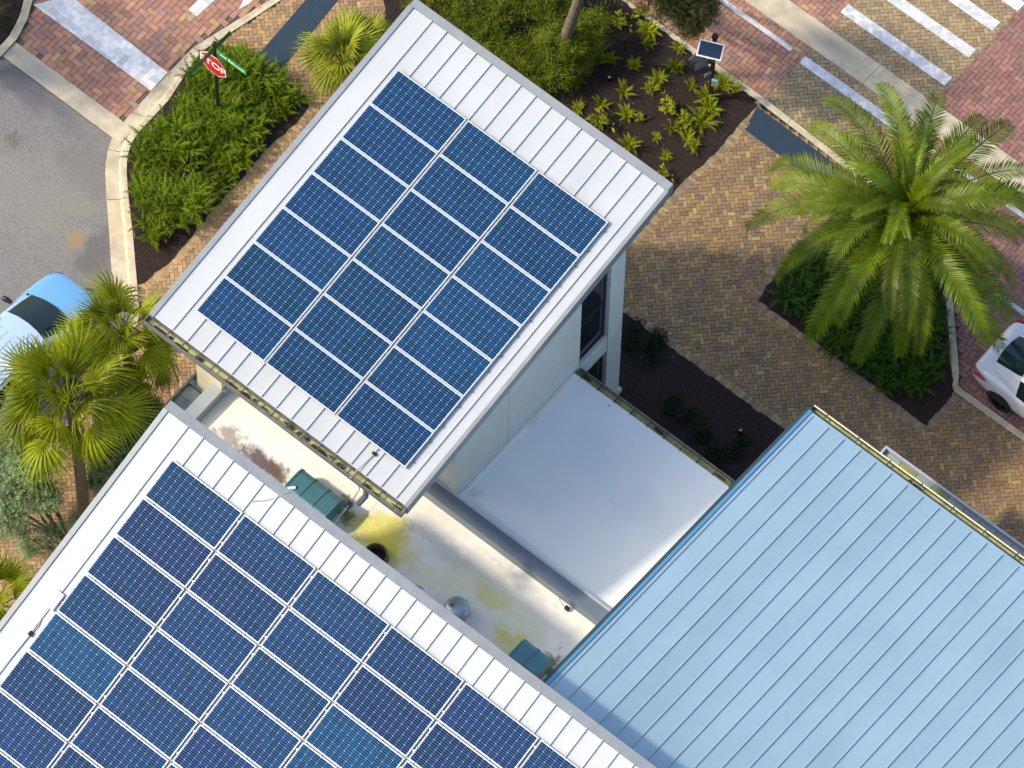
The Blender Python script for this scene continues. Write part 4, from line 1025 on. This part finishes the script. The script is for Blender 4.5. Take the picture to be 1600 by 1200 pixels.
for lab,(x,y,z),c in fsh:
    leafy('feathery_shrub',lab,'shrub',at(x,y+20,0),cl(c),M['leaf_f'],.13,4200,.02,'feathery shrubs behind the tower',W=.16)
leafy('oak_tree','olive leaved tree branch hanging in at the top edge above the solar beacon','tree',at(985,-60,0),cl([(1065,5,3.2,.55),(1095,15,3.1,.4),(1040,-15,3.5,.6),(1080,35,2.9,.3),(1000,-60,4.0,.9),(1090,-60,4.0,.8)]),M['leaf_o'],.07,8000,.09)
leafy('shade_tree','shade tree beyond the left edge whose shadow dapples the brick crossing','tree',at(-215,60,0),[(at(-215,60,0)+Vector((rnd(-1.3,1.3),rnd(-1.3,1.3),rnd(3.6,5.4))),.75) for _ in range(11)],M['leaf_o'],.10,1500,.12)
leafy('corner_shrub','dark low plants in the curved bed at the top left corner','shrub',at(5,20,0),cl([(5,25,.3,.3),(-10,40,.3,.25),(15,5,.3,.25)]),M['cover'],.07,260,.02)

# ------------------------------------------------------------------ signs
def text_mesh(txt, size, m, name):
    cu=bpy.data.curves.new('lettering','FONT'); cu.body=txt; cu.size=size; cu.extrude=.0015; cu.align_x='CENTER'; cu.align_y='CENTER'; cu.offset=size*.018
    ob=bpy.data.objects.new('lettering',cu); COL.objects.link(ob); dg=bpy.context.evaluated_depsgraph_get(); me=bpy.data.meshes.new_from_object(ob.evaluated_get(dg)); bpy.data.objects.remove(ob); bpy.data.curves.remove(cu)
    me.name=name; me.materials.clear(); me.materials.append(m); return me
def place_text(me, parent, center, right, up, name='lettering'):
    r=Vector(right).normalized(); u=Vector(up).normalized(); n=r.cross(u); o=bpy.data.objects.new(name,me); COL.objects.link(o); o.parent=parent
    c=Vector(center)-ORG[parent.name]; o.matrix_local=Matrix(((r.x,u.x,n.x,c.x),(r.y,u.y,n.y,c.y),(r.z,u.z,n.z,c.z),(0,0,0,1))); return o
sb=at(342,186,0); H=3.45
t=thing('stop_sign','red stop sign with green street name blades on a black post in the fern bed','street sign',(sb.x,sb.y,0))
m=MB(); m.tube([(sb.x,sb.y,0),(sb.x,sb.y,H)],.045,12); m.lathe([(.075,0),(.07,.25),(.05,.32)],sb.x,sb.y,12); m.build('post',M['pole'],t)
m=MB(); m.lathe([(.06,H),(.065,H+.03),(.045,H+.09),(.001,H+.11)],sb.x,sb.y,12); m.build('finial',M['pole'],t)
sy=sb.y-.06; scx=sb.x-.02; scz=H-.85; R8=.43
def octo(r,y0,y1,name,m_):
    q=MB(); pts=[(scx+r*math.cos(math.pi/8+i*math.pi/4),scz+r*math.sin(math.pi/8+i*math.pi/4)) for i in range(8)]
    q.add([(x,y0,z) for x,z in pts]+[(x,y1,z) for x,z in pts],[tuple(range(8)),tuple(range(15,7,-1))]+[(i,(i+1)%8,8+(i+1)%8,8+i) for i in range(8)]); return q.build(name,m_,t)
octo(R8+.035,sy,sy+.004,'sign_back',M['pole']); octo(R8,sy-.004,sy-.001,'sign_border',M['signwhite']); octo(R8*.93,sy-.008,sy-.005,'sign_face',M['red'])
place_text(text_mesh('STOP',.33,M['signwhite'],'lettering'),t,(scx,sy-.010,scz),(1,0,0),(0,0,1))
def blade(u0,u1,v0,v1,z0,z1,m_,name='name_blade'):
    q=MB(); q.box(u0,u1,v0,v1,z0,z1); return q.build(name,m_,t)
blade(sb.x+.06,sb.x+.98,sb.y-.02,sb.y-.012,H-.32,H-.10,M['green'])
place_text(text_mesh('Lake Babcock',.15,M['signwhite'],'lettering'),t,(sb.x+.52,sb.y-.0235,H-.215),(1,0,0),(0,0,1))
blade(sb.x-.004,sb.x+.004,sb.y-.95,sb.y-.06,H-.30,H-.08,M['dkgreen']); blade(sb.x-.004,sb.x+.004,sb.y+.06,sb.y+.55,H-.30,H-.08,M['dkgreen'])
place_text(text_mesh('Dr',.15,M['signwhite'],'lettering'),t,(sb.x-.0065,sb.y-.50,H-.19),(0,-1,0),(0,0,1))

bb=at(1110,152,0); H=2.75
t=thing('solar_beacon','black pole with a small white framed solar panel and crossing signs','street sign',(bb.x,bb.y,0))
m=MB(); m.tube([(bb.x,bb.y,0),(bb.x,bb.y,H)],.055,12); m.build('post',M['pole'],t)
m=MB(); m.lathe([(.075,H),(.085,H+.05),(.06,H+.12),(.001,H+.15)],bb.x,bb.y,14); m.build('cap',M['pole'],t)
# tilted panel facing left of the camera
pc=at(1110,78,2.72); r_=fr(Vector((.97,-.24,0))).normalized(); n_=(fr(Vector((-.10,-.42,0)))+Vector((0,0,.9))).normalized(); u_=n_.cross(r_).normalized()
def slab(par,c,r,u,n,w,h,d0,d1,m_,name):
    q=MB(); vs=[]
    for d in (d0,d1):
        for a,b in ((-1,-1),(1,-1),(1,1),(-1,1)): vs.append(c+r*w/2*a+u*h/2*b+n*d)
    q.add(vs,[(3,2,1,0),(4,5,6,7),(0,1,5,4),(1,2,6,5),(2,3,7,6),(3,0,4,7)]); return q.build(name,m_,par)
slab(t,pc,r_,u_,n_,.60,.40,-.03,0,M['signwhite'],'panel_frame'); slab(t,pc,r_,u_,n_,.53,.33,.001,.004,M['pvdark'],'panel_glass')
m=MB(); m.tube([(bb.x,bb.y,2.55),tuple(pc-n_*.03)],.03,8); m.build('bracket',M['pole'],t)
# sign plates seen from behind: diamond and plaque, facing along the road
for (dz,w,h,rot) in ((2.15,.60,.60,math.pi/4),(1.62,.46,.30,0)):
    c_=Vector((bb.x-.09,bb.y-.02,dz)); r1=fr(Vector((.75,.45,0))).normalized(); u1=Vector((0,0,1)); ra=r1*math.cos(rot)+u1*math.sin(rot); ua=-r1*math.sin(rot)+u1*math.cos(rot); n1=r1.cross(u1)
    c_=c_-r1*.16
    slab(t,c_,ra,ua,n1,w,h,-.003,.003,M['signgrey'],'sign_plate')
slab(t,Vector((bb.x,bb.y-.02,1.35))-fr(Vector((.1,.15,0))),fr(Vector((.8,.5,0))).normalized(),Vector((0,0,1)),fr(Vector((.5,-.8,0))).normalized(),.18,.12,-.02,.02,M['signgrey'],'lamp_bar')
c_=Vector((bb.x,bb.y,.85))+fr(Vector((.07,-.10,0))); r1=fr(Vector((.75,-.2,0))).normalized()
n1=r1.cross(Vector((0,0,1)))
slab(t,c_,r1,Vector((0,0,1)),n1,.16,.34,-.004,.004,M['ltblue'],'button_sign'); slab(t,c_-Vector((0,0,.13)),r1,Vector((0,0,1)),n1,.15,.09,.005,.007,M['orange'],'button_panel'); slab(t,c_+Vector((0,0,.12)),r1,Vector((0,0,1)),n1,.15,.07,.005,.007,M['signwhite'],'button_panel')
m=MB(); m.tube([(bb.x+.058*math.cos(a),bb.y+.058*math.sin(a),1.75) for a in [i*math.pi/6 for i in range(13)]],.008,5); m.build('band',M['signgrey'],t)

for (x,y,lab) in ((952,125,'tiny landscape spotlight on the mulch behind the tower'),(1157,676,'tiny landscape spotlight in the dark bed near the sky tinted roof corner')):
    p=at(x,y,0); t=thing('garden_spotlight',lab,'light fitting',(p.x,p.y,.02))
    m=MB(); m.lathe([(.07,.02),(.075,.05),(.06,.16),(.05,.16),(.045,.11)],p.x,p.y,12); m.build('shade',M['black'],t)
    m=MB(); m.lathe([(.044,.12),(.02,.145),(.001,.15)],p.x,p.y,10); m.build('lens',M['spot'],t)

# ------------------------------------------------------------------ cars
def car(name,label,loc,heading,paintm,roofm,spec):
    """x = right, y = forward, origin on the ground below the centre"""
    L,Wd=spec['L'],spec['W']; t=bpy.data.objects.new(name,None); COL.objects.link(t); t.location=loc; t.rotation_euler=(0,0,heading); ORG[t.name]=Vector((0,0,0)); tag(t,label,'car')
    hl=L/2; hw=Wd/2
    # body shell: stations along y, half section points
    S=spec['stations']   # (y, width factor, z_bottom, z_belt, z_top_centre)
    q=MB(); vs=[]; K=None
    for (y,wf,zb,zbelt,zt) in S:
        w_=hw*wf
        half=[(0,zb),(w_*.80,zb),(w_*.94,zb+.07),(w_*.99,zb+.20),(w_*1.0,(zb+zbelt)*.52),(w_*.985,zbelt-.10),(w_*.95,zbelt-.025),(w_*.88,zbelt+.01+(zt-zbelt)*.35),(w_*.55,zt-.012),(0,zt)]
        ring=half+[(-x,z) for x,z in half[-2:0:-1]]; K=len(ring); vs += [(x,y,z) for x,z in ring]
    n=len(S); fs=[(i*K+k,i*K+(k+1)%K,(i+1)*K+(k+1)%K,(i+1)*K+k) for i in range(n-1) for k in range(K)]
    fs += [tuple(range(K)),tuple(range(n*K-1,(n-1)*K-1,-1))]
    q.add(vs,fs); body=q.build('body',paintm,t,smooth=True)
    sd=body.modifiers.new('round','SUBSURF'); sd.levels=2; sd.render_levels=2
    # cabin
    C=spec['cabin']   # (y, half width belt, half width roof, z belt, z top, kind of the next bay)
    parts={}
    def sec(c):
        y,wb,wr,zb,zt,_=c; bl=.17 if y>0 else -.13 if y<-.9 else 0
        return [(x,yy+bl*(1-(x/wb)**2),z) for x,yy,z in [(wb,y,zb),(wb*.62+wr*.38,y,zb+(zt-zb)*.45),(wr,y,zt-.06),(wr*.86,y,zt-.012),(wr*.45,y,zt+.012),(0,y,zt+.018)]]
    for a,b in zip(C[:-1],C[1:]):
        A,B=sec(a),sec(b); kind=a[5]
        for k in range(5):
            side=k<2; edge=k==2
            if side: pn='side_window' if 'g' in kind else 'pillar'
            elif edge: pn='pillar'
            else: pn={'w':'windshield','r':'roof','b':'rear_window'}[kind[0]]
            for s in (1,-1):
                key=(pn,s) if pn in('side_window','pillar') else (pn,0)
                parts.setdefault(key,MB()).add([(s*A[k][0],A[k][1],A[k][2]),(s*B[k][0],B[k][1],B[k][2]),(s*B[k+1][0],B[k+1][1],B[k+1][2]),(s*A[k+1][0],A[k+1][1],A[k+1][2])],[(0,1,2,3)])
    for (pn,_s),mb in parts.items():
        o=mb.build(pn,{'side_window':M['carglass'],'windshield':M['carglass'],'rear_window':M['carglass'],'roof':roofm,'pillar':roofm if pn=='pillar' else paintm}[pn],t,smooth=True)
        if pn in('roof','windshield','rear_window'):
            bmm=bmesh.new(); bmm.from_mesh(o.data); bmesh.ops.remove_doubles(bmm,verts=bmm.verts,dist=.001); bmesh.ops.recalc_face_normals(bmm,faces=bmm.faces); bmm.to_mesh(o.data); bmm.free()
            o.data.polygons.foreach_set('use_smooth',[True]*len(o.data.polygons))
    # wheels
    for y in spec['axles']:
        for s in (-1,1):
            wr=spec['wr']; x=s*(hw-.10); q=MB()
            prof=[(wr*.62,-.10),(wr*.93,-.105),(wr,-.08),(wr,.08),(wr*.93,.105),(wr*.62,.10)]; nn=28
            vs=[(x+p[1]*1,y+p[0]*math.cos(2*math.pi*k/nn),wr+p[0]*math.sin(2*math.pi*k/nn)) for p in prof for k in range(nn)]
            q.add(vs,[(i*nn+k,i*nn+(k+1)%nn,(i+1)*nn+(k+1)%nn,(i+1)*nn+k) for i in range(5) for k in range(nn)]); wh=q.build('wheel',M['tyre'],t,smooth=False)
            q=MB(); xo=x+s*.075
            for k in range(5):
                a=2*math.pi*k/5; d=Vector((0,math.cos(a),math.sin(a))); p_=Vector((0,-math.sin(a),math.cos(a))); c0=Vector((xo,y,wr))
                q.add([c0+p_*.05,c0+d*wr*.62+p_*.035,c0+d*wr*.62-p_*.035,c0-p_*.05],[(0,1,2,3)])
            q.add([(xo-s*.06,y+wr*.63*math.cos(2*math.pi*k/nn),wr+wr*.63*math.sin(2*math.pi*k/nn)) for k in range(nn)],[tuple(range(nn))])
            q.build('rim',M['rim'],wh)
            # arch
            q=MB(); vs=[]
            for k in range(13):
                a=math.pi*k/12; 
                for r in (wr*1.02,wr*1.13): vs.append((s*(hw+.002),y+r*math.cos(a),wr*.98+r*math.sin(a)))
            q.add(vs,[(2*k,2*k+1,2*k+3,2*k+2) for k in range(12)]); q.build('wheel_arch',M['black'],t)
            q=MB(); q.add([(s*(hw+.0005),y+wr*1.02*math.cos(math.pi*k/12),wr*.98+wr*1.02*math.sin(math.pi*k/12)) for k in range(13)],[tuple(range(13))]); q.build('wheel_well',M['black'],t)
    for s in (-1,1):
        ym=spec['mirror']; q=MB(); q.add([],[]); q.tube([(s*(hw-.08),ym,spec['zm']),(s*(hw+.06),ym-.03,spec['zm']+.04),(s*(hw+.15),ym-.06,spec['zm']+.05)],[.05,.075,.06],8); q.build('mirror',spec.get('mirm',paintm),t,smooth=True)
    for nm,m_,quads in spec['lights']:
        for s in (-1,1):
            q=MB(); q.add([(s*x,y,z) for x,y,z in quads],[tuple(range(len(quads)))]); q.build(nm,m_,t)
    return t
sedan_st=[(-2.32,.70,.42,.66,.70),(-2.28,.84,.30,.82,.86),(-2.15,.93,.25,.95,1.00),(-1.75,.985,.22,.96,1.05),(-1.2,1.0,.20,.94,1.03),(-.4,1.0,.19,.91,.98),(.6,1.0,.19,.88,.94),(1.0,1.0,.19,.87,.96),(1.5,.985,.20,.82,.90),(1.95,.93,.22,.74,.81),(2.2,.82,.25,.62,.68),(2.32,.66,.32,.52,.56)]
sedan_cab=[(-1.80,.66,.50,.98,1.06,'b'),(-1.15,.80,.60,.95,1.34,'b'),(-1.02,.81,.60,.95,1.40,'rg'),(-.35,.83,.62,.93,1.45,'r'),(-.27,.83,.62,.93,1.455,'rg'),(.45,.82,.61,.91,1.43,'w'),(.95,.79,.68,.91,1.14,'w'),(1.25,.76,.70,.91,.97,'w')]
car('parked_car','white sedan parked by the kerb at the right edge, rear quarter in view',(10.30,7.56,ZR),-math.pi/2,M['carwhite'],M['carwhite'],
    dict(L=4.64,W=1.80,stations=sedan_st,cabin=sedan_cab,axles=(-1.38,1.35),wr=.33,mirror=.75,zm=.95,
    lights=[('tail_light',M['tail'],[(.895,-1.80,.80),(.90,-1.85,.90),(.83,-2.17,.92),(.66,-2.315,.84),(.70,-2.30,.72),(.86,-2.16,.74)]),('head_light',M['lamp'],[(.86,1.95,.62),(.80,2.12,.68),(.6,2.27,.62),(.62,2.29,.55),(.82,2.15,.55)])]))
suv_st=[(-2.15,.80,.40,.80,.86),(-2.08,.92,.32,.95,1.0),(-1.7,.98,.28,1.0,1.06),(-.5,1.0,.27,.98,1.04),(.5,1.0,.27,.96,1.02),(.85,1.0,.27,.95,1.03),(1.35,.985,.28,.90,.99),(1.8,.93,.30,.82,.91),(2.05,.80,.34,.70,.78),(2.15,.62,.42,.60,.64)]
suv_cab=[(-2.02,.76,.62,1.0,1.08,'b'),(-1.80,.80,.64,1.0,1.46,'b'),(-1.70,.82,.64,1.0,1.52,'rg'),(-.85,.84,.66,1.0,1.56,'r'),(-.75,.84,.66,.99,1.565,'rg'),(.12,.83,.64,.98,1.53,'w'),(.62,.80,.70,.98,1.26,'w'),(1.02,.76,.72,.97,1.04,'w')]
nose=at(133,466,0)
bc=car('parked_car','light blue car half hidden under the fan palms on the asphalt',(nose.x,nose.y-2.15,ZR),0,M['carblue'],M['carroof'],
    dict(L=4.3,W=1.80,stations=suv_st,cabin=suv_cab,axles=(-1.3,1.3),wr=.34,mirror=.62,zm=1.05,mirm=M['black'],
    lights=[('tail_light',M['tail'],[(.86,-1.95,.85),(.86,-2.0,1.0),(.70,-2.12,1.0),(.70,-2.14,.85)]),('head_light',M['lamp'],[(.84,1.80,.70),(.78,1.95,.77),(.55,2.08,.72),(.58,2.10,.62),(.80,1.98,.62)])]))
for x in (-.40,-.20,0,.20,.40):
    def rz(y): return (1.52+(y+1.7)/.85*.04 if y<-.85 else 1.565-(y+.75)/.87*.035)+.016-.035*(x/.64)**2
    q=MB(); q.tube([(x,y,rz(y)) for y in (-1.55,-1.2,-.85,-.5,-.15)],.009,6); q.build('roof_rib',M['rib'],bc)
for s in (-1,1):
    q=MB(); q.tube([(s*.62,-1.6,1.52),(s*.62,-1.5,1.60),(s*.60,-.1,1.60),(s*.60,0,1.53)],.014,6); q.build('roof_rail',M['black'],bc)
q=MB(); q.box(-.64,.64,-.86,-.82,1.585,1.60); q.build('roof_bar',M['signwhite'],bc)
q=MB(); q.box(-.72,.72,1.0,1.05,1.0,1.035); q.build('cowl',M['black'],bc)
